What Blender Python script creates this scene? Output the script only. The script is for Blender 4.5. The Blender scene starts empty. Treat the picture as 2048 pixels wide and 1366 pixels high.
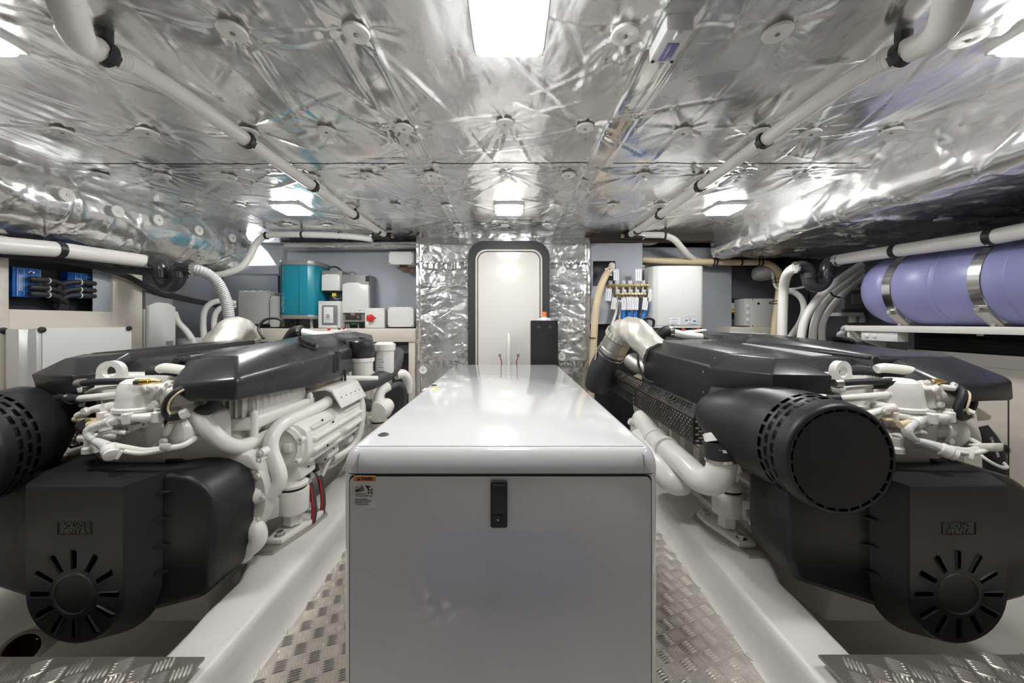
import bpy, bmesh, math, random
import numpy as np
from mathutils import Vector, Matrix, noise as mnoise
random.seed(7)
SC = bpy.context.scene
COL = SC.collection
PI = math.pi
# ---------------------------------------------------------------- camera
CAMZ = 0.95            # eye height above the tread-plate floor
F, CX, CY = 720.0, 1018.0, 645.0   # focal length and vanishing point in a 2048x1366 frame
cam_d = bpy.data.cameras.new('camera')
cam_d.sensor_width = 36.0
cam_d.lens = F / 2048.0 * 36.0
cam_d.shift_x = (1024 - CX) / 2048.0
cam_d.shift_y = -(683 - CY) / 2048.0
cam_d.clip_start = 0.02
cam = bpy.data.objects.new('camera', cam_d)
cam.location = (0, 0, CAMZ)
cam.rotation_euler = (PI / 2, 0, 0)
COL.objects.link(cam)
SC.camera = cam
# ---------------------------------------------------------------- world, exposure
w = bpy.data.worlds.new('world')
w.use_nodes = True
w.node_tree.nodes['Background'].inputs[0].default_value = (0.75, 0.77, 0.8, 1)
w.node_tree.nodes['Background'].inputs[1].default_value = 0.15
SC.world = w
SC.view_settings.view_transform = 'Standard'
SC.view_settings.look = 'None'
SC.view_settings.gamma = 1.0
SC.view_settings.use_curve_mapping = False
SC.view_settings.exposure = 0.68
LAMP_STRENGTH = 68.0     # emission of every ceiling light lens
# ---------------------------------------------------------------- pixel -> world helpers (a pixel plus its depth gives a point)
def at(px, py, Y):
    return Vector(((px - CX) / F * Y, Y, CAMZ + (CY - py) / F * Y))
def atz(px, py, zr):          # zr: height relative to the eye
    Y = F * zr / (CY - py)
    return Vector(((px - CX) / F * Y, Y, CAMZ + zr))
def atx(px, py, X):
    Y = F * X / (px - CX)
    return Vector((X, Y, CAMZ + (CY - py) / F * Y))
# ---------------------------------------------------------------- materials
MATS = {}
def mat(name, col, rough=0.5, metal=0.0, bump=0.0, bscale=40.0, var=0.0, vscale=6.0, coat=0.0, emit=0.0, alpha=1.0, trans=0.0, detail=3.0, spec=0.5, stretch=None, rvar=0.0):
    m = bpy.data.materials.new(name); m.use_nodes = True
    nt = m.node_tree; b = nt.nodes['Principled BSDF']
    b.inputs['Base Color'].default_value = (*col, 1)
    b.inputs['Roughness'].default_value = rough
    b.inputs['Metallic'].default_value = metal
    b.inputs['Coat Weight'].default_value = coat
    b.inputs['Coat Roughness'].default_value = 0.08
    b.inputs['Specular IOR Level'].default_value = spec
    b.inputs['Transmission Weight'].default_value = trans
    if emit:
        b.inputs['Emission Color'].default_value = (*col, 1); b.inputs['Emission Strength'].default_value = emit
    tc = nt.nodes.new('ShaderNodeTexCoord')
    mp = nt.nodes.new('ShaderNodeMapping'); nt.links.new(tc.outputs['Object'], mp.inputs[0])
    if stretch: mp.inputs['Scale'].default_value = stretch
    if bump:
        n = nt.nodes.new('ShaderNodeTexNoise'); n.inputs['Scale'].default_value = bscale; n.inputs['Detail'].default_value = detail
        nt.links.new(mp.outputs[0], n.inputs['Vector'])
        bp = nt.nodes.new('ShaderNodeBump'); bp.inputs['Strength'].default_value = bump; bp.inputs['Distance'].default_value = 0.002
        nt.links.new(n.outputs[0], bp.inputs['Height']); nt.links.new(bp.outputs[0], b.inputs['Normal'])
    if var or rvar:
        n2 = nt.nodes.new('ShaderNodeTexNoise'); n2.inputs['Scale'].default_value = vscale; n2.inputs['Detail'].default_value = 5
        nt.links.new(mp.outputs[0], n2.inputs['Vector'])
    if var:
        mr = nt.nodes.new('ShaderNodeMapRange'); mr.inputs[1].default_value = 0.3; mr.inputs[2].default_value = 0.7
        mr.inputs[3].default_value = 1 - var; mr.inputs[4].default_value = 1 + var
        nt.links.new(n2.outputs[0], mr.inputs[0])
        mx = nt.nodes.new('ShaderNodeVectorMath'); mx.operation = 'SCALE'; mx.inputs[0].default_value = col
        nt.links.new(mr.outputs[0], mx.inputs['Scale']); nt.links.new(mx.outputs[0], b.inputs['Base Color'])
    if rvar:
        m2 = nt.nodes.new('ShaderNodeMapRange'); m2.inputs[1].default_value = 0.3; m2.inputs[2].default_value = 0.7
        m2.inputs[3].default_value = max(0.02, rough - rvar); m2.inputs[4].default_value = min(1, rough + rvar)
        nt.links.new(n2.outputs[0], m2.inputs[0]); nt.links.new(m2.outputs[0], b.inputs['Roughness'])
    MATS[name] = m
    return m
def foil_mat(name, base=0.80, rough=0.26, strength=0.5, weave=False):
    m = bpy.data.materials.new(name); m.use_nodes = True
    nt = m.node_tree; N = nt.nodes; L = nt.links; b = N['Principled BSDF']
    b.inputs['Base Color'].default_value = (base, base, base * 0.995, 1)
    b.inputs['Metallic'].default_value = 0.93
    tc = N.new('ShaderNodeTexCoord')
    # soft crinkles: streaky noises at several directions and sizes, no hard contour lines
    prev = None
    for rz, sc, st, wt, dist in ((20, 5, (1, .30, 1), 1.0, .5), (-50, 7, (1, .22, 1), .8, .4), (75, 16, (1, .35, 1), .30, .6), (5, 46, (1, .6, 1), .07, .3)):
        mp = N.new('ShaderNodeMapping'); mp.inputs['Rotation'].default_value = (math.radians(rz), math.radians(rz * .7), math.radians(rz)); mp.inputs['Scale'].default_value = st
        n = N.new('ShaderNodeTexNoise'); n.inputs['Scale'].default_value = sc; n.inputs['Detail'].default_value = 1.5; n.inputs['Distortion'].default_value = dist
        L.new(tc.outputs['Object'], mp.inputs[0]); L.new(mp.outputs[0], n.inputs['Vector'])
        s2 = N.new('ShaderNodeMath'); s2.operation = 'MULTIPLY_ADD'; s2.inputs[1].default_value = wt; L.new(n.outputs[0], s2.inputs[0])
        if prev is None: s2.inputs[2].default_value = 0.0
        else: L.new(prev.outputs[0], s2.inputs[2])
        prev = s2
    bp = N.new('ShaderNodeBump'); bp.inputs['Strength'].default_value = strength; bp.inputs['Distance'].default_value = 0.02
    L.new(prev.outputs[0], bp.inputs['Height'])
    last = bp
    if weave:
        wv = N.new('ShaderNodeTexNoise'); wv.inputs['Scale'].default_value = 420; wv.inputs['Detail'].default_value = 1
        L.new(tc.outputs['Object'], wv.inputs['Vector'])
        b2 = N.new('ShaderNodeBump'); b2.inputs['Strength'].default_value = 0.10; b2.inputs['Distance'].default_value = 0.001
        L.new(wv.outputs[0], b2.inputs['Height']); L.new(bp.outputs[0], b2.inputs['Normal']); last = b2
    L.new(last.outputs[0], b.inputs['Normal'])
    n3 = N.new('ShaderNodeTexNoise'); n3.inputs['Scale'].default_value = 4; n3.inputs['Detail'].default_value = 4; L.new(tc.outputs['Object'], n3.inputs['Vector'])
    mr = N.new('ShaderNodeMapRange'); mr.inputs[1].default_value = .3; mr.inputs[2].default_value = .7; mr.inputs[3].default_value = rough - .06; mr.inputs[4].default_value = rough + .10
    L.new(n3.outputs[0], mr.inputs[0]); L.new(mr.outputs[0], b.inputs['Roughness'])
    MATS[name] = m
foil_mat('foil', 0.92, 0.23, 0.45)
foil_mat('foil_crinkled', 0.92, 0.24, 0.9)
foil_mat('foil_tape', 0.92, 0.18, 0.35, weave=False)
mat('white_gloss', (0.68, 0.68, 0.685), 0.10, coat=0.6, bump=0.015, bscale=220, rvar=0.02)
mat('seam_dark', (0.03, 0.03, 0.03), 0.6, bump=.05)
mat('engine_white', (0.83, 0.815, 0.76), 0.30, bump=0.10, bscale=60, var=0.05, vscale=9, coat=0.15)
mat('engine_cast', (0.76, 0.74, 0.685), 0.42, bump=0.35, bscale=110, var=0.08, vscale=11)
mat('engine_beige', (0.66, 0.56, 0.40), 0.45, bump=0.2, var=0.1)
mat('black_plastic', (0.017, 0.017, 0.018), 0.40, spec=0.42, bump=0.12, bscale=500, var=0.10, vscale=5, rvar=0.05)
mat('black_cover', (0.030, 0.030, 0.033), 0.28, bump=0.05, bscale=400, var=0.08, vscale=4, rvar=0.05)
mat('black_rubber', (0.022, 0.022, 0.023), 0.55, bump=0.1, bscale=90)
mat('hose_dark', (0.055, 0.056, 0.06), 0.55, bump=0.15, bscale=70, var=.1)
mat('pvc_dark', (0.05, 0.05, 0.054), 0.22, bump=0.05, bscale=60)
mat('hose_white', (0.84, 0.825, 0.78), 0.32, bump=0.05, bscale=60, var=0.04)
mat('hose_beige', (0.70, 0.57, 0.36), 0.42, bump=0.08, bscale=60, var=0.08)
mat('hose_grey', (0.42, 0.42, 0.41), 0.45, bump=0.1, var=.06)
mat('washer_white', (0.84, 0.83, 0.79), 0.5, bump=0.05, bscale=80)
mat('screw_metal', (0.42, 0.38, 0.32), 0.35, metal=1.0, bump=.05)
mat('steel', (0.66, 0.65, 0.63), 0.20, metal=1.0, bump=0.05, bscale=150)
mat('steel_dull', (0.50, 0.48, 0.44), 0.38, metal=0.9, bump=0.1, bscale=90, var=.1)
mat('brass', (0.60, 0.50, 0.30), 0.28, metal=1.0, bump=0.05)
mat('brass_gold', (0.78, 0.52, 0.14), 0.28, metal=1.0, bump=0.05)
mat('grey_panel', (0.39, 0.41, 0.445), 0.62, bump=0.12, bscale=14, var=0.05, vscale=3)
mat('grey_dark', (0.13, 0.135, 0.15), 0.65, bump=0.1, bscale=20, var=0.10, vscale=4)
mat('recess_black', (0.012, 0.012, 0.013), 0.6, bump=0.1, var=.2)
mat('cream_panel', (0.64, 0.60, 0.52), 0.45, bump=0.05, bscale=30, var=0.03, stretch=(1, 1, 6))
mat('white_panel', (0.72, 0.70, 0.66), 0.42, bump=0.05, bscale=30, var=0.03)
mat('box_grey', (0.58, 0.585, 0.57), 0.45, bump=0.06, bscale=120, var=0.02)
mat('box_light', (0.71, 0.71, 0.69), 0.42, bump=0.06, bscale=120, var=0.02)
mat('appliance_white', (0.70, 0.70, 0.68), 0.30, bump=0.03, bscale=120)
mat('charger_grey', (0.22, 0.22, 0.225), 0.45, bump=0.08, bscale=200)
mat('teal', (0.010, 0.235, 0.32), 0.33, bump=0.03, bscale=90)
mat('teal_grey', (0.30, 0.30, 0.29), 0.38, bump=0.05, bscale=90, metal=.3)
mat('blue_anodised', (0.010, 0.12, 0.47), 0.34, metal=0.35, bump=0.04)
mat('blue_label', (0.02, 0.16, 0.55), 0.45, bump=.02)
mat('blue_hose', (0.015, 0.20, 0.62), 0.35, bump=0.05)
mat('lilac_tank', (0.27, 0.27, 0.50), 0.38, bump=0.05, bscale=40, var=0.03)
mat('red', (0.60, 0.02, 0.02), 0.35, bump=.03)
mat('red_hose', (0.16, 0.012, 0.012), 0.40, bump=.05)
mat('orange', (0.80, 0.22, 0.03), 0.45, bump=.03)
mat('yellow', (0.85, 0.72, 0.03), 0.45, bump=.03)
mat('print_black', (0.015, 0.015, 0.015), 0.5, bump=.02)
mat('print_grey', (0.33, 0.33, 0.33), 0.5, bump=.02)
mat('print_white', (0.75, 0.75, 0.75), 0.5, bump=.02)
mat('stripe_silver', (0.72, 0.72, 0.71), 0.30, bump=.03, metal=.3)
mat('label_white', (0.80, 0.80, 0.82), 0.45, bump=.02)
mat('paint_white', (0.70, 0.68, 0.645), 0.33, bump=0.55, bscale=22, var=0.07, vscale=5, detail=5)
mat('bilge_grey', (0.56, 0.54, 0.49), 0.48, bump=0.3, bscale=18, var=0.14, vscale=3)
mat('tread_base', (0.36, 0.34, 0.30), 0.34, metal=0.75, bump=0.2, bscale=60, var=0.12, vscale=7)
mat('floor_base', (0.62, 0.585, 0.51), 0.40, metal=0.45, bump=0.15, bscale=50, var=0.08, vscale=6)
mat('print_teal', (0.16, 0.42, 0.48), 0.5, bump=.02)
mat('tread_bar', (0.95, 0.92, 0.85), 0.24, metal=0.85, bump=0.1, bscale=90, var=0.06, vscale=12)
mat('smoke_window', (0.20, 0.21, 0.23), 0.08, bump=.02)
mat('lilac_window', (0.24, 0.24, 0.42), 0.12, bump=.02)
mat('lens', (1.0, 1.0, 0.995), 0.4, emit=LAMP_STRENGTH)
mat('door_white', (0.69, 0.675, 0.63), 0.16, coat=0.3, bump=0.02, bscale=20)
mat('gasket', (0.03, 0.031, 0.033), 0.55, bump=0.1, bscale=80)
mat('hull_white', (0.75, 0.76, 0.82), 0.5, bump=.05)
mat('red_brown', (0.22, 0.06, 0.035), 0.5, bump=.1)
mat('insulation_wrap', (0.66, 0.635, 0.57), 0.38, metal=0.45, bump=1.0, bscale=240, var=0.10, vscale=14)
mat('green_term', (0.03, 0.18, 0.05), 0.5, bump=.05)
mat('brown_dark', (0.05, 0.038, 0.03), 0.6, bump=.1)
mat('brown_cable', (0.16, 0.085, 0.05), 0.5, bump=.05)
mat('bottle', (0.62, 0.64, 0.68), 0.25, bump=.03)
mat('taped_white', (0.70, 0.70, 0.69), 0.35, bump=1.0, bscale=120, var=0.16, vscale=60)
# ---------------------------------------------------------------- mesh builder
class MB:
    def __init__(s): s.v = []; s.f = []
    def add(s, vs, fs):
        o = len(s.v); s.v += [tuple(p) for p in vs]; s.f += [tuple(i + o for i in f) for f in fs]; return s
    def bm(s, bm, bev=0, seg=2, ang=25):
        bm.normal_update()
        if bev > 0:
            es = [e for e in bm.edges if len(e.link_faces) == 2 and e.calc_face_angle(0) > math.radians(ang)]
            bmesh.ops.bevel(bm, geom=es, offset=bev, segments=seg, profile=0.5, affect='EDGES', clamp_overlap=True)
        bm.verts.index_update()
        s.add([v.co.copy() for v in bm.verts], [[v.index for v in f.verts] for f in bm.faces]); bm.free(); return s
    def box(s, x0, x1, y0, y1, z0, z1, bev=0, seg=2, M=None):
        b = bmesh.new(); bmesh.ops.create_cube(b, size=1)
        for v in b.verts: v.co = Vector(((x0 + x1) / 2 + v.co.x * (x1 - x0), (y0 + y1) / 2 + v.co.y * (y1 - y0), (z0 + z1) / 2 + v.co.z * (z1 - z0)))
        if M is not None: bmesh.ops.transform(b, matrix=M, verts=b.verts)
        return s.bm(b, bev, seg)
    def hull(s, pts, bev=0, seg=2, ang=20):
        b = bmesh.new()
        for p in pts: b.verts.new(p)
        r = bmesh.ops.convex_hull(b, input=b.verts)
        bad = [g for g in r.get('geom_interior', []) if isinstance(g, bmesh.types.BMVert)]
        if bad: bmesh.ops.delete(b, geom=bad, context='VERTS')
        bmesh.ops.dissolve_limit(b, angle_limit=math.radians(3), verts=b.verts, edges=b.edges)
        bmesh.ops.recalc_face_normals(b, faces=b.faces)
        return s.bm(b, bev, seg, ang)
    def prism(s, poly, axis, a, b_, bev=0, seg=2, top=None):
        # poly: 2D points in the plane across axis; top: optional second outline
        def p3(p, h):
            return {'x': (h, p[0], p[1]), 'y': (p[0], h, p[1]), 'z': (p[0], p[1], h)}[axis]
        n = len(poly); top = top or poly
        b = bmesh.new()
        v0 = [b.verts.new(p3(p, a)) for p in poly]; v1 = [b.verts.new(p3(p, b_)) for p in top]
        b.faces.new(v0); b.faces.new(v1[::-1])
        for i in range(n): b.faces.new((v0[i], v1[i], v1[(i + 1) % n], v0[(i + 1) % n]))
        bmesh.ops.recalc_face_normals(b, faces=b.faces)
        return s.bm(b, bev, seg)
    def loft(s, rings, cap=True, closed=True):
        n = len(rings[0]); vs = [p for r in rings for p in r]; fs = []
        for k in range(len(rings) - 1):
            for i in range(n if closed else n - 1):
                j = (i + 1) % n
                fs.append((k * n + i, k * n + j, (k + 1) * n + j, (k + 1) * n + i))
        if cap:
            fs.append(tuple(range(n))[::-1]); fs.append(tuple((len(rings) - 1) * n + i for i in range(n)))
        return s.add(vs, fs)
    def tube(s, pts, r, n=12, smooth=0, cap=True, rib=0, ribamp=0.0, bore=0.0):
        P = [Vector(p) for p in pts]
        R = list(r) if isinstance(r, (list, tuple)) else [r] * len(P)
        if smooth:
            Q, RR = [], []
            for i in range(len(P) - 1):
                p0 = P[max(i - 1, 0)]; p1 = P[i]; p2 = P[i + 1]; p3 = P[min(i + 2, len(P) - 1)]
                for k in range(smooth):
                    t = k / smooth
                    Q.append(0.5 * ((2 * p1) + (p2 - p0) * t + (2 * p0 - 5 * p1 + 4 * p2 - p3) * t * t + (3 * p1 - p0 - 3 * p2 + p3) * t ** 3))
                    RR.append(R[i] * (1 - t) + R[i + 1] * t)
            Q.append(P[-1]); RR.append(R[-1]); P, R = Q, RR
        if rib:
            Q, RR = [], []
            acc = 0
            for i in range(len(P) - 1):
                d = (P[i + 1] - P[i]).length; k = max(1, int(d / (rib / 2) + .5))
                for q in range(k):
                    t = q / k; Q.append(P[i].lerp(P[i + 1], t)); RR.append((R[i] * (1 - t) + R[i + 1] * t) + (ribamp if acc % 2 else -ribamp)); acc += 1
            Q.append(P[-1]); RR.append(R[-1]); P, R = Q, RR
        T = []
        for i in range(len(P)):
            t = P[min(i + 1, len(P) - 1)] - P[max(i - 1, 0)]
            T.append(t.normalized() if t.length > 1e-9 else Vector((0, 0, 1)))
        up = Vector((0, 0, 1)) if abs(T[0].z) < .9 else Vector((1, 0, 0))
        u = (up - T[0] * up.dot(T[0])).normalized(); rings = []
        for i in range(len(P)):
            u = u - T[i] * u.dot(T[i]); u = u.normalized() if u.length > 1e-6 else T[i].orthogonal().normalized()
            v = T[i].cross(u)
            rings.append([P[i] + (u * math.cos(2 * PI * k / n) + v * math.sin(2 * PI * k / n)) * R[i] for k in range(n)])
        return s.loft(rings, cap)
    def cyl(s, p0, p1, r, n=20, r2=None, bev=0.0):
        p0, p1 = Vector(p0), Vector(p1); r2 = r if r2 is None else r2
        if bev > 0:
            d = (p1 - p0).normalized()
            return s.tube([p0, p0 + d * bev, p1 - d * bev, p1], [r - bev, r, r2, r2 - bev], n)
        return s.tube([p0, p1], [r, r2], n)
    def lathe(s, prof, o, ax=(0, 0, 1), n=24, cap=True):   # prof: (radius, height along ax)
        ax = Vector(ax).normalized(); o = Vector(o)
        u = ax.orthogonal().normalized() if abs(ax.y) < .99 else Vector((1, 0, 0)); v = ax.cross(u)
        rings = [[o + ax * h + (u * math.cos(2 * PI * k / n) + v * math.sin(2 * PI * k / n)) * max(r, 1e-4) for k in range(n)] for r, h in prof]
        return s.loft(rings, cap)
    def torus(s, c, ax, R, r, n=24, m=8):
        ax = Vector(ax).normalized(); c = Vector(c); u = ax.orthogonal().normalized(); v = ax.cross(u)
        rings = []
        for i in range(n + 1):
            a = 2 * PI * i / n; d = u * math.cos(a) + v * math.sin(a)
            rings.append([c + d * (R + r * math.cos(2 * PI * k / m)) + ax * (r * math.sin(2 * PI * k / m)) for k in range(m)])
        return s.loft(rings, False)
    def hexa(s, p0, p1, r): return s.tube([p0, p1], r, 6)
    def xform(s, M): s.v = [tuple(M @ Vector(p)) for p in s.v]; return s
def to_mesh(name, mb, m, org, ang=32):
    me = bpy.data.meshes.new(name)
    me.from_pydata([(p[0] - org[0], p[1] - org[1], p[2] - org[2]) for p in mb.v], [], mb.f)
    bm_ = bmesh.new(); bm_.from_mesh(me); bmesh.ops.recalc_face_normals(bm_, faces=bm_.faces); bm_.to_mesh(me); bm_.free()
    me.shade_smooth(); me.set_sharp_from_angle(angle=math.radians(ang))
    me.materials.append(MATS[m]); me.update()
    return me
ROOT = {}
def tag(o, label=None, cat=None, group=None, kind=None):
    if label: o['label'] = label
    if cat: o['category'] = cat
    if group: o['group'] = group
    if kind: o['kind'] = kind
    return o
def thing(name, label, cat, loc, group=None):
    o = bpy.data.objects.new(name, None); COL.objects.link(o); o.location = loc; o.empty_display_size = .05
    ROOT[o.name] = Vector(loc)
    return tag(o, label, cat, group)
def part(name, mb, m, parent, ang=32, label=None, kind=None):
    org = ROOT[parent.name]
    o = bpy.data.objects.new(name, to_mesh(name, mb, m, org, ang)); COL.objects.link(o); o.parent = parent
    ROOT[o.name] = org
    return tag(o, label, None, None, kind)
def inst(name, me, parent, loc, rot=(0, 0, 0), scale=1.0):   # shared mesh placed under a parent
    o = bpy.data.objects.new(name, me); COL.objects.link(o); o.parent = parent
    o.location = Vector(loc) - ROOT[parent.name]; o.rotation_euler = rot; o.scale = (scale,) * 3
    ROOT[o.name] = Vector(loc)
    return o
def solo(name, mb, m, label=None, cat=None, group=None, kind=None, ang=32):
    a = np.array(mb.v); org = Vector(((a[:, 0].min() + a[:, 0].max()) / 2, (a[:, 1].min() + a[:, 1].max()) / 2, a[:, 2].min()))
    o = bpy.data.objects.new(name, to_mesh(name, mb, m, org, ang)); COL.objects.link(o); o.location = org
    ROOT[o.name] = org
    return tag(o, label, cat, group, kind)
def struct(name, mb, m, label=None, parent=None, ang=32):
    if parent is None: o = solo(name, mb, m, kind='structure', ang=ang)
    else: o = part(name, mb, m, parent, ang)
    if label: o['label'] = label
    return o
def copy_tree(o, parent=None):
    c = o.copy(); COL.objects.link(c); c.parent = parent
    for ch in o.children: copy_tree(ch, c)
    return c
def curve_mesh(outer, holes, depth):     # flat plate with real holes, thickness 2*depth, in local XY
    cu = bpy.data.curves.new('plate', 'CURVE'); cu.dimensions = '2D'; cu.fill_mode = 'BOTH'; cu.extrude = depth
    for pl in [outer] + holes:
        sp = cu.splines.new('POLY'); sp.points.add(len(pl) - 1); sp.use_cyclic_u = True
        for q, p in zip(sp.points, pl): q.co = (p[0], p[1], 0, 1)
    o = bpy.data.objects.new('plate', cu); COL.objects.link(o)
    me = bpy.data.meshes.new_from_object(o.evaluated_get(bpy.context.evaluated_depsgraph_get()))
    bpy.data.objects.remove(o); bpy.data.curves.remove(cu)
    return me
def text_verts(body, size, M, depth=0.0004, align='CENTER', bold=0.0, width=None):
    cu = bpy.data.curves.new('txt', 'FONT'); cu.body = body; cu.size = size; cu.extrude = depth; cu.align_x = align; cu.align_y = 'CENTER'
    cu.offset = bold; cu.resolution_u = 3
    o = bpy.data.objects.new('txt', cu); COL.objects.link(o)
    me = bpy.data.meshes.new_from_object(o.evaluated_get(bpy.context.evaluated_depsgraph_get()))
    xs = [v.co.x for v in me.vertices]
    sx = 1.0
    if width and xs: sx = width / max(1e-6, (max(xs) - min(xs)))
    mb = MB(); mb.add([M @ Vector((v.co.x * sx, v.co.y, v.co.z)) for v in me.vertices], [list(p.vertices) for p in me.polygons])
    bpy.data.objects.remove(o); bpy.data.curves.remove(cu); bpy.data.meshes.remove(me)
    return mb
def mesh_mb(me, M):
    mb = MB(); mb.add([M @ v.co for v in me.vertices], [list(p.vertices) for p in me.polygons]); bpy.data.meshes.remove(me); return mb
def frame(o, x, y):          # matrix from local x,y directions and origin
    x = Vector(x).normalized(); y = Vector(y).normalized(); z = x.cross(y)
    M = Matrix((x, y, z)).transposed().to_4x4(); M.translation = Vector(o); return M
FRONT = lambda o: frame(o, (1, 0, 0), (0, 0, 1))       # plane facing the camera (-Y)
def rrect(x0, x1, y0, y1, r, n=6):
    out = []
    for cx, cy, a in ((x1 - r, y1 - r, 0), (x0 + r, y1 - r, 90), (x0 + r, y0 + r, 180), (x1 - r, y0 + r, 270)):
        for k in range(n + 1):
            t = math.radians(a + 90 * k / n); out.append((cx + r * math.cos(t), cy + r * math.sin(t)))
    return out
# shared small pieces
def mk(name, fn, m):
    mb = MB(); fn(mb); return to_mesh(name, mb, m, (0, 0, 0))
BOLT = mk('bolt', lambda b: (b.hexa((0, 0, 0), (0, 0, .008), .0085), b.lathe([(.010, -.002), (.011, 0), (.010, .001)], (0, 0, 0), n=14)), 'engine_white')
BOLT_STEEL = mk('bolt_steel', lambda b: (b.hexa((0, 0, 0), (0, 0, .011), .012), b.lathe([(.0165, -.003), (.0165, 0)], (0, 0, 0), n=18)), 'steel')
SCREW = mk('screw', lambda b: b.lathe([(.004, 0), (.004, .0012), (.0025, .002)], (0, 0, 0), n=10), 'steel_dull')
BLACKSCREW = mk('screw_black', lambda b: b.lathe([(.0045, 0), (.0045, .0015), (.003, .002)], (0, 0, 0), n=10), 'recess_black')
TOCAM = (PI / 2, 0, 0)      # turns a piece that points up so that it points at the camera
# ---------------------------------------------------------------- noise for foil
def vnoise(x, y, seed=0):
    xi = np.floor(x).astype(np.int64); yi = np.floor(y).astype(np.int64); fx = x - xi; fy = y - yi
    def h(a, b):
        n = (a * 374761393 + b * 668265263 + seed * 974634777) & 0x7fffffff
        n = ((n ^ (n >> 13)) * 1274126177) & 0x7fffffff
        return ((n ^ (n >> 16)) & 0xffff) / 65535.0
    sx = fx * fx * (3 - 2 * fx); sy = fy * fy * (3 - 2 * fy)
    return (h(xi, yi) * (1 - sx) + h(xi + 1, yi) * sx) * (1 - sy) + (h(xi, yi + 1) * (1 - sx) + h(xi + 1, yi + 1) * sx) * sy
def ridge(x, y, seed): return (1 - np.abs(2 * vnoise(x, y, seed) - 1)) ** 3
def make_creases(n, x0, x1, y0, y1, seeds, rng):
    out = []
    for k in range(n):
        if seeds and rng.random() < .6:
            c = rng.choice(seeds); an = rng.uniform(0, 2 * PI); r0 = rng.uniform(.03, .08); L_ = rng.uniform(.10, .38)
            p = (c[0] + r0 * math.cos(an), c[1] + r0 * math.sin(an)); q = (p[0] + L_ * math.cos(an), p[1] + L_ * math.sin(an))
        else:
            p = (rng.uniform(x0, x1), rng.uniform(y0, y1)); an = rng.uniform(0, 2 * PI); L_ = rng.uniform(.15, .7); q = (p[0] + L_ * math.cos(an), p[1] + L_ * math.sin(an))
        out.append((p, q, rng.uniform(.004, .011), rng.uniform(.0018, .0058) * rng.choice((1, 1, -1))))
    return out
def crease_field(U, W, segs):
    out = np.zeros(U.shape)
    for (px, py), (qx, qy), wd, hh in segs:
        dx, dy = qx - px, qy - py; l2 = dx * dx + dy * dy
        box = (U > min(px, qx) - .05) & (U < max(px, qx) + .05) & (W > min(py, qy) - .05) & (W < max(py, qy) + .05)
        if not box.any(): continue
        u = U[box] - px; w_ = W[box] - py; t = np.clip((u * dx + w_ * dy) / l2, 0, 1)
        bow = .03 * math.sqrt(l2) * np.sin(t * PI)
        d = (u * dy - w_ * dx) / math.sqrt(l2) - bow; e = np.hypot(u - t * dx, w_ - t * dy)
        out[box] += hh * np.exp(-(d / wd) ** 2) * np.sin(np.clip(t, .02, .98) * PI) ** .6 * np.exp(-(np.maximum(e - 3 * wd, 0) / wd) ** 2)
    return out
def grid_obj(name, X, Y, Z, m, ang=180):      # arrays [nu,nv] -> one mesh
    nu, nv = X.shape
    me = bpy.data.meshes.new(name)
    co = np.stack([X, Y, Z], -1).reshape(-1, 3)
    org = np.array([co[:, 0].mean(), co[:, 1].mean(), co[:, 2].min()])
    i = np.arange(nu * nv).reshape(nu, nv)
    q = np.stack([i[:-1, :-1], i[1:, :-1], i[1:, 1:], i[:-1, 1:]], -1).reshape(-1, 4)
    me.vertices.add(nu * nv); me.vertices.foreach_set('co', (co - org).astype(np.float32).ravel())
    me.loops.add(q.size); me.loops.foreach_set('vertex_index', q.astype(np.int32).ravel())
    me.polygons.add(len(q)); me.polygons.foreach_set('loop_start', (np.arange(len(q)) * 4).astype(np.int32))
    me.polygons.foreach_set('use_smooth', np.ones(len(q), dtype=bool))
    me.update(calc_edges=True); me.validate()
    me.materials.append(MATS[m])
    o = bpy.data.objects.new(name, me); COL.objects.link(o); o.location = org; ROOT[o.name] = Vector(org)
    return o
def reparent(o, parent):
    w_ = Vector(o.location); o.parent = parent; o.location = w_ - ROOT[parent.name]; return o
# ================================================================ SETTING
H = CAMZ                     # heights below are often given relative to the eye: H + zr
CEIL = 0.74
YB = 2.95                    # foil bulkhead with the door
WASH_PX = [(465, 60), (712, 62), (1250, 64), (1555, 62), (1937, 72), (150, 64),
  (125, 262), (295, 262), (497, 262), (653, 260), (808, 253), (1010, 246), (1170, 255), (1366, 261), (1520, 262), (1622, 262), (1782, 261),
  (200, 348), (325, 350), (458, 352), (620, 352), (735, 349), (862, 348), (1012, 349), (1137, 349), (1287, 350), (1404, 352), (1478, 350), (1600, 350),
  (373, 408), (477, 410), (700, 412), (790, 410), (893, 410), (1110, 410), (1226, 410), (1320, 410), (1480, 409), (575, 449), (655, 450),
  (915, 449), (1010, 451), (1093, 449)]
WASH = [(lambda p: (p.x, p.y))(atz(px, py, CEIL - .012)) for px, py in WASH_PX]
WASH += [(x, y) for y in (.45, -.05, -.55) for x in (-1.5, -.75, -.38, .38, .75, 1.4)]
CREASE = [(-.355, 0.0), (.36, 0.0), (-.47, .02), (.475, -.02)]
CEIL_CREASES = make_creases(480, -2.2, 1.7, .45, 3.0, WASH, random.Random(3))
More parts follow.
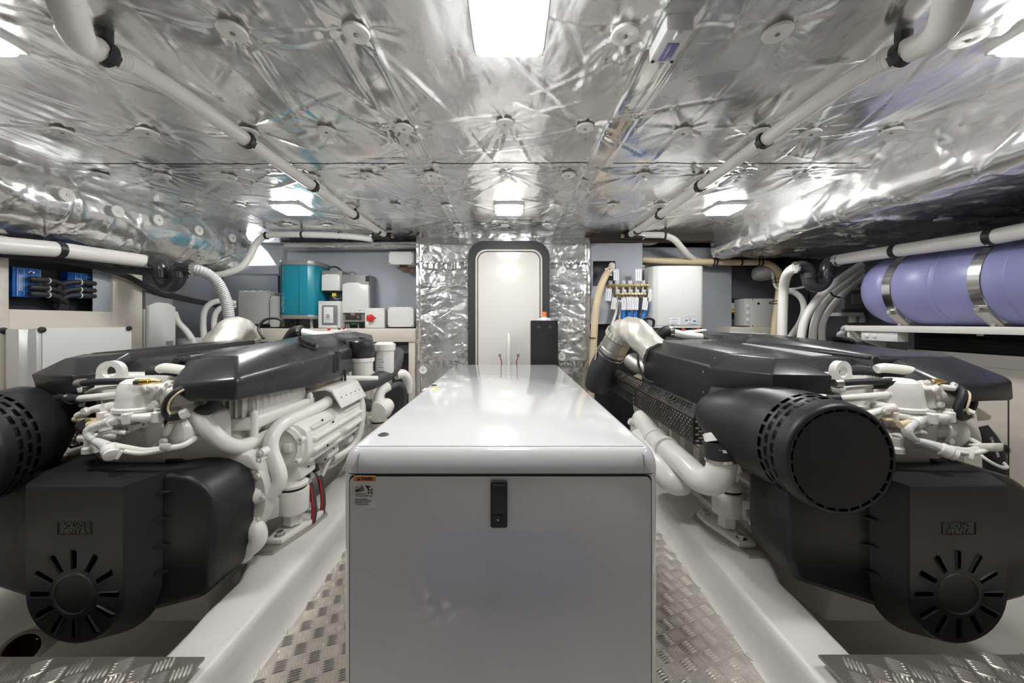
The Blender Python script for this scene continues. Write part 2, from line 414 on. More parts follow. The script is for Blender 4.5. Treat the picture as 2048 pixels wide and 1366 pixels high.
def ceil_off(X, Y):
    """how far the quilted foil hangs below the deck (metres)"""
    d = np.full(X.shape, 9.0); th = np.zeros(X.shape); wi = np.zeros(X.shape)
    for k, (wx, wy) in enumerate(WASH):
        dd = np.hypot(X - wx, Y - wy); mk_ = dd < d
        d = np.where(mk_, dd, d); th = np.where(mk_, np.arctan2(Y - wy, X - wx), th); wi = np.where(mk_, k, wi)
    off = .011 * (1 - np.exp(-(d / .13) ** 2))
    rad = np.sin(th * 7 + wi * 1.7 + 3 * vnoise(X * 9, Y * 9, 3)) * .5 + np.sin(th * 13 + wi * .9 + 4 * vnoise(X * 14, Y * 14, 5)) * .35
    off += .0060 * rad * np.exp(-(d / .085) ** 2) * np.clip(d / .03, 0, 1)
    off += crease_field(X, Y, CEIL_CREASES) + .006 * vnoise(X * 3, Y * 3, 15) + .003 * vnoise(X * 7 + Y * 3, Y * 7, 16)
    for cx, sl in CREASE: off += .0045 * np.exp(-((X - cx - sl * Y) / .006) ** 2)
    off += .004 * np.exp(-((Y - 1.69 - .01 * np.sin(X * 5)) / .006) ** 2)
    return off
def ceil_patch(name, x0, x1, y0, y1, step, m, drop=0.0):
    xs = np.linspace(x0, x1, max(3, int((x1 - x0) / step))); ys = np.linspace(y0, y1, max(3, int((y1 - y0) / step)))
    X, Y = np.meshgrid(xs, ys, indexing='ij')
    return grid_obj(name, X, Y, H + CEIL - ceil_off(X, Y) - drop, m)
ceiling = ceil_patch('ceiling', -2.3, 1.72, .45, 3.25, .0085, 'foil')
tag(ceiling, 'quilted silver foil insulation covering the deck overhead', kind='structure')
rear = ceil_patch('ceiling_rear', -2.3, 1.72, -1.35, .46, .03, 'foil'); reparent(rear, ceiling); rear.name = 'foil_sheet'
for (x0, x1, y0, y1) in ((-.475, -.355, .5, 2.9), (.36, .475, .5, 2.9), (-2.0, 1.6, 1.645, 1.71), (-.13, .16, 2.55, 2.93)):
    reparent(ceil_patch('foil_tape', x0, x1, y0, y1, .0085, 'foil_tape', .0022), ceiling)
# deck slab above the foil
struct('trim_1', MB().box(-2.7, 2.75, -1.4, 3.6, H + .78, H + .84), 'grey_dark', 'deck slab above the foil')
WASHER = mk('insulation_washer', lambda b: b.lathe([(.031, .004), (.0325, 0), (.031, -.004), (.012, -.0055), (.010, -.0045)], (0, 0, 0), n=28), 'washer_white')
WSCREW = mk('washer_screw', lambda b: b.lathe([(.0055, .002), (.0055, -.0065), (.003, -.0075)], (0, 0, 0), n=12), 'screw_metal')
def washer(parent, loc, rot=(0, 0, 0), s=1.0):
    a = inst('insulation_washer', WASHER, parent, loc, rot, s)
    b = bpy.data.objects.new('screw', WSCREW); COL.objects.link(b); b.parent = a
for (wx, wy) in WASH:
    off = float(ceil_off(np.array([[wx]]), np.array([[wy]]))[0, 0])
    washer(ceiling, (wx, wy, H + CEIL - off - .012), s=1.06 + random.uniform(-.04, .04))
# ---- foil-wrapped side ducts under the deck edge
def foil_sweep(name, prof, y0, y1, step, amp, m, seed, cap=True, taper=None):
    P = [Vector((p[0], 0, p[1])) for p in prof]; D = [0]
    for i in range(1, len(P)): D.append(D[-1] + (P[i] - P[i - 1]).length)
    n = int(D[-1] / step); us = np.linspace(0, D[-1], n); px = np.interp(us, D, [p.x for p in P]); pz = np.interp(us, D, [p.z for p in P])
    k = np.ones(9) / 9
    pad = lambda a: np.convolve(np.pad(a, 4, mode='edge'), k, 'valid')
    px, pz = pad(px), pad(pz)
    tx, tz = np.gradient(px), np.gradient(pz); l = np.hypot(tx, tz) + 1e-9; nx, nz = -tz / l, tx / l
    ys = np.linspace(y0, y1, int((y1 - y0) / step)); U, Y = np.meshgrid(us, ys, indexing='ij')
    rng = random.Random(seed); us_ = D[-1]
    segs = []
    for k in range(int(us_ * (y1 - y0) * 60)):
        p = (rng.uniform(0, us_), rng.uniform(y0, y1)); an = rng.gauss(0, .6) + (0 if rng.random() < .75 else PI / 2); L_ = rng.uniform(.06, .35)
        segs.append((p, (p[0] + L_ * math.cos(an), p[1] + L_ * math.sin(an)), rng.uniform(.006, .016), rng.uniform(.3, 1.0) * amp * rng.choice((1, 1, -.7))))
    a = crease_field(U, Y, segs) + .6 * amp * vnoise(U * 5, Y * 7, seed) + .3 * amp * vnoise(U * 12, Y * 16, seed + 1)
    X = px[:, None] + nx[:, None] * a; Z = H + pz[:, None] + nz[:, None] * a
    o = grid_obj(name, X, Y, Z, m)
    return o
LP = [(-2.20, .76), (-2.16, .70), (-2.125, .62), (-2.14, .54), (-2.20, .465), (-2.30, .415), (-2.45, .40), (-2.68, .40)]
RP = [(1.675, .76), (1.67, .66), (1.665, .57), (1.685, .535), (1.76, .53), (1.9, .545), (2.1, .535), (2.25, .55), (2.4, .535), (2.72, .52)]
duct_l = foil_sweep('foil_duct', LP, -1.35, 2.97, .012, .016, 'foil_crinkled', 21)
tag(duct_l, 'rounded crumpled foil duct along the left deck edge', 'duct')
duct_r = foil_sweep('foil_soffit', RP, -1.35, 2.97, .012, -.016, 'foil', 31)
tag(duct_r, 'boxed foil soffit along the right deck edge above the lilac tank', 'soffit')
for o_, P_ in ((duct_l, LP), (duct_r, RP)):      # closed far ends
    mb = MB(); mb.prism([(p[0], H + p[1]) for p in P_] + [(P_[-1][0], H + .78), (P_[0][0], H + .78)], 'y', 2.955, 2.97)
    part('end_cap', mb, 'foil_crinkled', o_)
for px, py in ((125, 390), (228, 423), (310, 440), (392, 461), (460, 476)):
    p = atx(px, py, -2.125); washer(duct_l, (p.x + .020, p.y, p.z), (0, -PI / 2, 0))
for px, py in ((1717, 468), (1885, 434), (1600, 497)):
    p = atz(px, py, .535); washer(duct_r, (p.x, p.y, p.z - .012))
# ---- foil bulkhead with the door
xs = np.linspace(-.765, .668, 180); zs = np.linspace(0, H + .76, 210)
X, Z = np.meshgrid(xs, zs, indexing='ij')
w_ = .05 * vnoise(X * 5, Z * 5, 41)
edge = np.minimum(X + .765, .668 - X)
rng = random.Random(9); segs = []
for k in range(150):
    p = (rng.uniform(-.76, .66), rng.uniform(0, 1.7)); an = rng.gauss(0, .35); L_ = rng.uniform(.08, .34)
    segs.append((p, (p[0] + L_ * math.cos(an), p[1] + L_ * math.sin(an)), rng.uniform(.006, .013), rng.uniform(.002, .007)))
a = crease_field(X, Z, segs) + .006 * vnoise(X * 4, Z * 11, 42) + .003 * vnoise(X * 10, Z * 22, 43)
a -= .045 * np.exp(-(edge / .022) ** 2)
wall_back = grid_obj('wall_back', X, YB - a, Z, 'foil_crinkled')
tag(wall_back, 'silver foil bulkhead around the white door', kind='structure')
for s, x in ((-1, -.765), (1, .668)):
    part('side_return', MB().box(min(x, x - s * .02), max(x, x - s * .02), YB + .02, 3.5, 0, H + .75), 'foil_crinkled', wall_back)
for (x0, x1, z0, z1) in ((-.755, -.33, .44, .49), (.345, .66, .44, .49), (-.755, -.33, -.36, -.31), (.345, .66, -.36, -.31), (-.755, .66, .64, .69)):
    xs = np.linspace(x0, x1, 60); zs = np.linspace(H + z0, H + z1, 14); Xt, Zt = np.meshgrid(xs, zs, indexing='ij')
    at_ = .004 * ridge(Xt * 18, Zt * 10, 51) + .003 * ridge(Xt * 40, Zt * 22, 52)
    reparent(grid_obj('foil_tape', Xt, YB - .014 - at_, Zt, 'foil_tape'), wall_back)
for px, py in ((857, 514), (856, 638), (1125, 540), (1123, 714), (846, 740)):
    p = at(px, py, YB - .022); washer(wall_back, p, (-PI / 2, 0, 0))
# door
DX0, DX1 = -.262, .262
door = thing('door_1', 'white watertight door with rounded corners in black gasket frame', None, (0, YB - .06, H - .8)); del_ = None
door['kind'] = 'structure'
ring = curve_mesh(rrect(-.328, .324, H - .83, H + .651, .13, 8), [rrect(-.268, .266, H - .77, H + .585, .085, 8)], .035)
part('door_frame', mesh_mb(ring, FRONT((0, YB - .045, 0))), 'gasket', door)
ring = curve_mesh(rrect(-.268, .266, H - .77, H + .585, .085, 8), [rrect(-.254, .252, H - .756, H + .571, .075, 8)], .028)
part('door_trim', mesh_mb(ring, FRONT((0, YB - .045, 0))), 'cream_panel', door)
ring = curve_mesh(rrect(-.2535, .2515, H - .755, H + .5705, .0745, 8), [rrect(-.247, .245, H - .75, H + .564, .07, 8)], .02)
part('door_seal', mesh_mb(ring, FRONT((0, YB - .040, 0))), 'seam_dark', door)
pl = curve_mesh(rrect(-.247, .245, H - .75, H + .564, .07, 8), [], .02)
dp = part('door_panel', mesh_mb(pl, FRONT((0, YB - .046, 0))), 'door_white', door)
p = at(1017, 700, 2.84)
mb = MB().tube([(p.x, 2.86, H - .085), (p.x + .003, 2.85, H - .13), (p.x, 2.84, H - .22), (p.x, 2.84, H - .45)], [.006, .017, .021, .021], 14, smooth=4)
part('door_handle', mb, 'door_white', dp)
# ---- other walls behind
def back_wall(name, x0, x1, z0, z1, y, m, label, t=.02):
    return struct(name, MB().box(x0, x1, y, y + t, H + z0, H + z1, .002), m, label)
back_wall('wall_far', -2.75, 2.8, -1.3, .8, 3.55, 'grey_dark', 'dark grey transom wall behind the equipment')
wb_l = back_wall('wall_back_left', -2.02, -.78, -.13, .655, 3.2, 'grey_panel', 'blue grey painted panel behind the teal inverter')
wb_r = back_wall('wall_back_right', 1.10, 1.955, -.45, .66, 3.16, 'grey_panel', 'blue grey panel behind the water heater')
struct('wall_left', MB().box(-2.75, -2.68, -1.4, 3.6, -.4, H + .8), 'grey_dark', 'dark hull side on the left')
struct('wall_right', MB().box(2.72, 2.79, -1.4, 3.6, -.4, H + .8), 'grey_dark', 'dark hull side on the right')
struct('wall_rear', MB().box(-2.75, 2.8, -1.45, -1.38, -.4, H + .8), 'grey_dark', 'dark grey wall behind the viewer')
# bilge / hull bottom
mb = MB()
prof = [(-2.75, .45), (-2.3, .02), (-1.9, -.16), (-1.2, -.26), (-.60, -.28), (.60, -.28), (1.2, -.26), (1.9, -.16), (2.3, .02), (2.8, .45)]
rows = []
for j in range(41):
    y = -1.4 + 5.0 * j / 40
    rows.append([(x, y, z + .012 * mnoise.noise((x * 3, y * 3, 1))) for x, z in [(prof[i][0] + (prof[i + 1][0] - prof[i][0]) * k / 5, prof[i][1] + (prof[i + 1][1] - prof[i][1]) * k / 5) for i in range(9) for k in range(5)] + [prof[-1]]])
mb.loft(rows, cap=False, closed=False)
struct('floor_bilge', mb, 'bilge_grey', 'grey painted hull bottom below the engines')
# tread-plate floor between the engine bearers
def bar_shape(L=.037, W=.0058, hgt=.0034):
    a = L / 2; b = W / 2
    base = [(-a, 0, 0), (-a * .5, -b, 0), (a * .5, -b, 0), (a, 0, 0), (a * .5, b, 0), (-a * .5, b, 0)]
    top = [(-a * .55, 0, hgt), (a * .55, 0, hgt)]
    fs = [(0, 1, 6), (1, 2, 7, 6), (2, 3, 7), (3, 4, 7), (4, 5, 6, 7), (5, 0, 6)]
    return np.array(base + top), fs
def tread(name, parent, rects, z, cell=.0425, ang=math.radians(45), clip=None):
    bv, bf = bar_shape(); vs, fs = [], []
    ca, sa = math.cos(ang), math.sin(ang)
    x0 = min(r[0] for r in rects); x1 = max(r[1] for r in rects); y0 = min(r[2] for r in rects); y1 = max(r[3] for r in rects)
    R_ = int(max(abs(x0), abs(x1), abs(y0), abs(y1)) * 1.6 / cell) + 2
    blocks = []
    for i in range(-R_, R_ + 1):
        for j in range(-R_, R_ + 1):
            u, v = i * cell, j * cell; x = u * ca - v * sa; y = u * sa + v * ca + .5
            if not any(r[0] + .014 < x < r[1] - .014 and r[2] + .014 < y < r[3] - .014 for r in rects): continue
            if clip and not clip(x, y): continue
            o = ang + (0 if (i + j) % 2 == 0 else PI / 2); co, so = math.cos(o), math.sin(o)
            for k in range(5):
                t = (k - 2) * .0078
                bx = bv[:, 0] * co - (bv[:, 1] + t) * so + x; by = bv[:, 0] * so + (bv[:, 1] + t) * co + y
                n = len(vs); vs.extend(zip(bx, by, bv[:, 2] + z)); fs.extend([tuple(q + n for q in f) for f in bf])
    mb = MB(); mb.v = [tuple(map(float, p)) for p in vs]; mb.f = fs
    return part(name, mb, 'tread_bar', parent, ang=60, kind='stuff')
floor = struct('floor', MB().box(-.73, .73, -1.38, YB + .02, -.012, 0), 'floor_base', 'five-bar aluminium tread plate floor either side of the generator')
tread('tread_pattern', floor, [(-.70, -.40, .8, 2.2), (.37, .70, .8, 2.2), (-.7, .7, -.5, .83)], 0.0, ang=math.radians(20))
# engine bearers: painted stringers with rounded edges
for s, nm in ((-1, 'left'), (1, 'right')):
    rows = []
    for j in range(70):
        y = -1.38 + (YB - .06 + 1.38) * j / 69
        nz = lambda k: .006 * mnoise.noise((y * 4, k * 3.1, s * 5))
        out = .865 if y < 1.15 else min(.93, .865 + (y - 1.15) * .5)
        out += .012 * mnoise.noise((y * 6, 2, s)) if y < 1.25 else 0
        pr = [(.665, -.004), (.690, .004), (.703, .022), (.708, .06), (.712, .100), (.722, .116), (.740, .122), (.80, .123), (out - .015, .122), (out, .112), (out + .006, .08), (out + .012, 0), (out + .02, -.27)]
        rows.append([(s * (x + nz(k)), y, z + (nz(k + 5) * .6 if k > 2 else 0)) for k, (x, z) in enumerate(pr)])
    mb = MB(); mb.loft(rows, cap=False, closed=False)
    solo('engine_bearer', mb, 'paint_white', 'white painted engine bearer running under the %s engine' % nm, 'beam', 'engine bearers', ang=50)
# raised tread plates in the foreground
for s, nm in ((-1, 'left'), (1, 'right')):
    x0, x1 = sorted((s * .745, s * 2.0))
    if s < 0: c_ = (-2.0, -.728, -.2, .862)
    else: c_ = (.745, 2.0, -.2, .868)
    t = thing('tread_plate', 'raised aluminium tread plate in the %s foreground corner' % nm, 'floor plate', ((c_[0] + c_[1]) / 2, .3, .14), 'raised tread plates')
    part('plate', MB().box(c_[0], c_[1], c_[2], c_[3], .143, .150, .001), 'tread_base', t)
    tread('tread_pattern', t, [(c_[0], c_[1], c_[2], c_[3])], .150, ang=math.radians(28 if s < 0 else -28))
    part('edge_angle', MB().box(min(s * .95, s * 1.95), max(s * .95, s * 1.95), c_[3] - .03, c_[3] - .004, .130, .143, .001), 'steel_dull', t)
# ---- ceiling lights
LX = (-1.355, 0.0, 1.345)
lname = {(-1, 1): 'front left', (0, 1): 'front centre', (1, 1): 'front right', (-1, 2): 'far left', (0, 2): 'far centre', (1, 2): 'far right', (-1, 0): 'left of the row behind', (0, 0): 'middle of the row behind', (1, 0): 'right of the row behind'}
llab = {(-1, 1): 'lit square ceiling light cut by the left picture edge', (0, 1): 'lit square ceiling light at top centre, the largest', (1, 1): 'lit square ceiling light cut by the right picture edge',
        (-1, 2): 'lit ceiling light above the teal inverter', (0, 2): 'lit ceiling light above the white door', (1, 2): 'lit ceiling light above the water heater',
        (-1, 0): 'lit ceiling light behind the viewer on the left', (0, 0): 'lit ceiling light behind the viewer in the middle', (1, 0): 'lit ceiling light behind the viewer on the right'}
for j, y in ((1, .862), (2, 2.25)):
    for i, x in zip((-1, 0, 1), LX):
        t = thing('ceiling_light', llab[(i, j)], 'light', (x, y, H + CEIL - .03), 'square ceiling lights')
        z0 = H + CEIL - .008
        part('housing', MB().box(x - .094, x + .094, y - .094, y + .094, z0 - .026, z0 + .01, .012, 3), 'box_light', t)
        part('lens', MB().box(x - .080, x + .080, y - .080, y + .080, z0 - .042, z0 - .020, .012, 3), 'lens', t)
        for sx in (-1, 1):
            for sy in (-1, 1):
                inst('screw', SCREW, t, (x + sx * .086, y + sy * .086, z0 - .026), (PI, 0, 0))
# ================================================================ GENERATOR ENCLOSURE
GX0, GX1, GY0, GY1 = -.396, .356, .844, 2.56
GT = H - .300
gen = thing('generator', 'large white glossy generator enclosure standing in the middle aisle', 'generator', ((GX0 + GX1) / 2, (GY0 + GY1) / 2, 0))
# body with rounded vertical edges
mb = MB(); mb.prism(rrect(GX0, GX1, GY0 + .004, GY1, .030, 6), 'z', .012, GT - .056)
part('body', mb, 'white_gloss', gen)
part('plinth', MB().box(GX0 + .03, GX1 - .03, GY0 + .03, GY1 - .03, 0, .014), 'seam_dark', gen)
# lid: swept rounded edge
rings = []
for ins, z in ((0.0, GT - .054), (0.0, GT - .042), (.002, GT - .030), (.006, GT - .018), (.012, GT - .008), (.018, GT - .002), (.024, GT)):
    rings.append([(x, y, z) for x, y in rrect(GX0 + ins, GX1 - ins, GY0 + ins, GY1 - ins, max(.034 - ins * .6, .01), 7)])
mb = MB(); mb.loft(rings)
lid = part('lid', mb, 'white_gloss', gen)
part('top_panel', MB().prism(rrect(GX0 + .028, GX1 - .028, GY0 + .026, GY1 - .02, .006, 3), 'z', GT - .004, GT + .0022, .0012, 2), 'white_gloss', lid)
# dark seams where the corner castings meet the lid
for x in (GX0 + .042, GX1 - .040):
    part('corner_seam', MB().box(x - .0006, x + .0006, GY0 - .0004, GY0 + .03, GT - .053, GT - .010), 'print_grey', lid)
part('lid_seam', MB().prism(rrect(GX0 + .002, GX1 - .002, GY0 + .003, GY1, .030, 6), 'z', GT - .0572, GT - .0542), 'seam_dark', gen)
# front service panel, recessed behind a dark gap
fz1 = GT - .062
part('panel_gap', mesh_mb(curve_mesh(rrect(GX0 + .020, GX1 - .020, .03, fz1 + .004, .014, 4), [], .0016), FRONT((0, GY0 + .0045, 0))), 'seam_dark', gen)
fp = part('front_panel', mesh_mb(curve_mesh(rrect(GX0 + .0235, GX1 - .0235, .033, fz1, .012, 4), [], .004), FRONT((0, GY0 + .003, 0))), 'white_gloss', gen)
# latch
p = at(998, 1007, GY0 - .004); lx, lz = p.x, p.z
la = part('latch', mesh_mb(curve_mesh(rrect(lx - .0195, lx + .0195, lz - .054, lz + .053, .005, 3), [], .005), FRONT((0, GY0 - .004, 0))), 'black_plastic', gen)
part('latch_flap', MB().box(lx - .0145, lx + .0145, GY0 - .013, GY0 - .008, lz - .020, lz + .047, .002), 'black_plastic', la)
part('lock', MB().lathe([(.0105, 0), (.0105, .003), (.0085, .0045), (.007, .003), (.002, .003)], (lx, GY0 - .009, lz - .034), (0, -1, 0), 20), 'black_rubber', la)
part('key_slot', MB().lathe([(.0022, 0), (.0022, .004)], (lx - .002, GY0 - .009, lz - .034), (0, -1, 0), 10), 'steel_dull', la)
# warning sticker
yS = GY0 - .0012
a, b = at(708, 951, GY0), at(752, 1015, GY0)
st = part('warning_sticker', MB().box(a.x, b.x, yS - .0002, yS + .0004, b.z, a.z), 'label_white', fp, label='warning sticker with orange heading and black pictograms')
st.data.materials[0] = MATS['box_light']
c, d = at(708, 952, GY0), at(752, 962, GY0)
part('sticker_heading', MB().box(c.x, d.x, yS - .0005, yS, d.z, c.z), 'orange', st)
cx_ = (a.x + b.x) / 2; zc = (c.z + d.z) / 2
part('sticker_text', text_verts('WARNING', .0098, FRONT((cx_ + .005, yS - .0008, zc)), .0002, bold=.0004, width=.027), 'print_black', st)
mb = MB(); tx = cx_ - .014
mb.prism([(tx - .005, zc - .004), (tx + .005, zc - .004), (tx, zc + .0045)], 'y', yS - .001, yS - .0005)
# pulley-and-hand and fan-and-hand pictograms
q = at(722, 978, GY0)
mb.torus((q.x + .002, yS - .0006, q.z), (0, 1, 0), .0042, .0011, 16, 6)
mb.lathe([(.0014, 0), (.0014, .0006)], (q.x + .002, yS - .0004, q.z), (0, -1, 0), 8)
mb.prism([(q.x - .013, q.z - .001), (q.x - .006, q.z + .002), (q.x - .002, q.z - .003), (q.x - .004, q.z - .006), (q.x - .013, q.z - .006)], 'y', yS - .0009, yS - .0003)
mb.box(q.x - .013, q.x - .004, yS - .0009, yS - .0003, q.z + .0042, q.z + .0050)
for k in range(3): mb.box(q.x + .001 + k * .002, q.x + .002 + k * .002, yS - .0009, yS - .0003, q.z + .006, q.z + .010 - .001 * k)
q = at(740, 981, GY0)
for k in range(4):
    t = math.radians(45 + 90 * k); M = Matrix.Translation((q.x + .001, 0, q.z - .001)) @ Matrix.Rotation(t, 4, 'Y')
    mb.box(.0022, .0078, yS - .0009, yS - .0003, -.0016, .0016, M=M)
mb.prism([(q.x - .011, q.z + .013), (q.x - .002, q.z + .011), (q.x + .003, q.z + .009), (q.x - .002, q.z + .008), (q.x - .004, q.z + .004), (q.x - .008, q.z + .008)], 'y', yS - .0009, yS - .0003)
part('sticker_pictogram', mb, 'print_black', st)
for k, (s_, py) in enumerate((('Rotating parts.', 987), ('Can cause severe injury.', 991), ('Do not operate', 997.5), ('generator set without', 1001), ('all guards, screens', 1004.5), ('or covers in place.', 1008))):
    q = at(711, py, GY0)
    part('sticker_text', text_verts(s_, .0043, FRONT((q.x, yS - .0004, q.z)), .0001, align='LEFT', bold=.00008), 'print_black', st)
# rubber plugs and label on the lid
for px, py in ((767, 870), (868, 771), (912, 729)):
    p = atz(px, py, -.298)
    part('rubber_plug', MB().lathe([(.014, 0), (.014, .002), (.010, .004), (.005, .0045), (.0045, .003)], (p.x, p.y, GT + .002), (0, 0, 1), 20), 'hose_dark', lid)
p = atz(869, 779, -.298)
lb = part('lid_label', MB().box(p.x - .05, p.x + .012, p.y - .030, p.y + .034, GT + .0024, GT + .003), 'label_white', lid)
part('label_patch', MB().box(p.x - .006, p.x + .010, p.y - .028, p.y + .032, GT + .003, GT + .0034), 'yellow', lb)
for k in range(4): part('label_print', MB().box(p.x - .045 + .003 * (k % 2), p.x - .016, p.y - .024 + .014 * k, p.y - .020 + .014 * k, GT + .003, GT + .0033), 'print_grey', lb)
# ================================================================ black plate, bottle, red wires behind the generator
a, b = at(1061, 641, 2.66), at(1116, 735, 2.66)
plt = thing('mounting_plate', 'black metal plate with two screws standing behind the generator', 'plate', ((a.x + b.x) / 2, 2.66, .012))
part('plate', mesh_mb(curve_mesh(rrect(a.x, b.x, .35, a.z, .008, 3), [], .004), FRONT((0, 2.66, 0))), 'black_plastic', plt)
part('leg', MB().box(a.x + .05, b.x - .05, 2.665, 2.69, 0.0, .36), 'black_plastic', plt)
for px in (1078, 1100):
    p = at(px, 654, 2.655); inst('screw', BOLT_STEEL, plt, p, TOCAM, .8)
p = at(1090, 636, 2.74)
bot = thing('bottle', 'clear bottle with orange cap behind the black plate', 'bottle', (p.x, p.y, 0))
zt = at(1090, 634, 2.74).z
part('body', MB().lathe([(.01, 0), (.058, .01), (.06, .03), (.06, zt - .035), (.045, zt - .008), (.016, zt), (.015, zt + .01)], (p.x, 2.79, 0), n=24), 'bottle', bot)
part('cap', MB().lathe([(.017, zt + .004), (.0185, zt + .006), (.0175, zt + .038), (.015, zt + .041)], (p.x, 2.79, 0), n=20), 'orange', bot)
for k, (px, s) in enumerate(((1000, -1), (1036, 1))):
    p = at(px, 713, 2.80)
    mb = MB().tube([(p.x - s * .012, 2.80, p.z - .3), (p.x - s * .012, 2.80, p.z - .06), (p.x - s * .004, 2.80, p.z - .02), (p.x, 2.80, p.z)], .0035, 8, smooth=4)
    mb.torus((p.x + s * .001, 2.80, p.z + .009), (0, 1, 0), .008, .003, 14, 6)
    t = thing('battery_lead', 'thin red lead with ring end on the %s of the door handle' % ('left' if s < 0 else 'right'), 'cable', (p.x, 2.8, p.z - .3), 'red leads behind the generator')
    part('lead', mb, 'red_hose', t)
# ================================================================ ENGINES (built at the left, copied to the right)
EX = -1.21
EB = Vector((EX, 1.75, .02))
eng = thing('marine_engine', 'white marine diesel engine with black covers left of the generator', 'engine', EB, 'twin marine engines')
def V(x, y, zr): return Vector((EX + x, y, H + zr))
def EL(px, py, Y): return at(px, py, Y)                       # seen on the left engine
def ER(px, py, Y): p = at(px, py, Y); return Vector((p.x + 2 * EX, p.y, p.z))      # seen on the right engine, moved to the left one
ep = lambda name, mb, m, parent=None, **k: part(name, mb, m, parent or eng, **k)
def ebolt(p, axis='-y', par=None, me=BOLT, s=1.0):
    r = {'-y': (PI / 2, 0, 0), 'z': (0, 0, 0), 'x': (0, PI / 2, 0), '-x': (0, -PI / 2, 0)}[axis]
    return inst('bolt', me, par or eng, p, r, s)
# --- block, sump, head
mb = MB()
mb.hull([V(x, y, z) for y in (1.27, 2.5) for x, z in ((-.26, -.30), (.24, -.30), (.27, -.45), (.22, -.62), (.17, -.80), (-.17, -.80), (-.22, -.62), (-.27, -.45))], .02)
ep('block', mb, 'engine_cast')
mb = MB().hull([V(x, y, z) for y, x, z in ((1.14, -.14, -.80), (1.14, .20, -.80), (1.14, -.16, -.78), (1.14, .22, -.78), (1.24, -.12, -1.03), (1.24, .20, -1.03), (1.8, -.2, -.80), (1.8, .2, -.80), (1.8, -.16, -1.08), (1.8, .18, -1.08), (2.45, -.18, -.80), (2.45, .18, -.80), (2.45, -.12, -.90), (2.45, .12, -.90))], .03, 3)
ep('oil_pan', mb, 'engine_white')
ep('cylinder_head', MB().box(EX - .22, EX + .20, 1.24, 2.44, H - .31, H - .18, .012), 'engine_cast')
mb = MB()
for k in range(7): mb.box(EX + .235, EX + .285, 1.45 + k * .15, 1.48 + k * .15, H - .72, H - .42, .006)
ep('block_ribs', mb, 'engine_cast')
mb = MB()
for k in range(7): mb.box(EX - .285, EX - .235, 1.45 + k * .15, 1.48 + k * .15, H - .72, H - .42, .006)
ep('block_ribs', mb, 'engine_cast')
ep('flywheel_housing', MB().lathe([(.30, 0), (.33, .02), (.33, .10), (.25, .16)], V(0, 2.46, -.56), (0, 1, 0), 40), 'engine_white')
# --- front belt cover
bo = [(-.39, -.52), (-.392, -.70), (-.36, -.765), (-.07, -.858), (.108, -.866), (.31, -.812), (.336, -.78), (.346, -.56), (.335, -.515), (.31, -.478), (.27, -.455), (.22, -.445), (-.18, -.443), (-.32, -.455), (-.375, -.48)]
cov = ep('belt_cover', MB().prism([(EX + x, H + z) for x, z in bo], 'y', 1.055, 1.24, .028, 4), 'black_plastic', ang=40)
pc = (.0205, -.744); pr = .138
def pout(r, top, e=0): return [(pc[0] + r * math.cos(t), pc[1] + r * math.sin(t)) for t in [PI + PI * k / 20 for k in range(21)]] + [(pc[0] + r + e, top), (pc[0] - r - e, top)]
front_o = pout(pr, -.446); back_o = pout(pr + .040, -.440)
# chamfered surround
mb = MB()
y1, y2 = .985, 1.062
mb.loft([[(EX + x, 1.0 if False else y1 + .004, H + z) for x, z in front_o], [(EX + x, y2, H + z) for x, z in back_o]], cap=False)
mb.loft([[(EX + x, y1 + .004, H + z) for x, z in pout(pr, -.446)], [(EX + x, y1, H + z) for x, z in pout(pr - .005, -.450)]], cap=False)
ep('panel_surround', mb, 'black_plastic', cov, ang=50)
holes = []
for k in range(12):
    t = 2 * PI * k / 12 + .0; c_, s_ = math.cos(t), math.sin(t); r0, r1, w0, w1 = .069, .118, .0062, .0075
    if abs(math.sin(t)) > .99 and s_ > 0: r1 = .116
    holes.append([(pc[0] + c_ * r - s_ * w_, pc[1] + s_ * r + c_ * w_) for r, w_ in ((r0, -w0), (r1, -w1), (r1 + .006, w1 * .2), (r1, w1), (r0, w0))])
me = curve_mesh(pout(pr - .005, -.450), holes, .008)
fpn = ep('sunburst_panel', mesh_mb(me, FRONT((EX, y1 + .008, H))), 'black_plastic', cov, ang=25)
ep('panel_backing', mesh_mb(curve_mesh(pout(pr - .008, -.455), [], .002), FRONT((EX, y1 + .034, H))), 'recess_black', cov)
ep('hub_disc', MB().lathe([(.060, 0), (.058, .003), (.052, .004), (.050, .0015), (.002, .0025)], V(pc[0], y1, pc[1]), (0, -1, 0), 40), 'black_plastic', fpn)
# raised vent lips beside each slot
for k in range(12):
    mb = MB()
    t = 2 * PI * k / 12; c_, s_ = math.cos(t), math.sin(t)
    q = [(pc[0] + c_ * r - s_ * w_, pc[1] + s_ * r + c_ * w_) for r, w_ in ((.068, .0062), (.120, .0075), (.126, .012), (.072, .0085))]
    mb.hull([V(x, y1 + .001, z) for x, z in q] + [V(q[0][0], y1 - .003, q[0][1]), V(q[1][0], y1 - .004, q[1][1])])
    ep('vent_lip', mb, 'black_plastic', fpn)
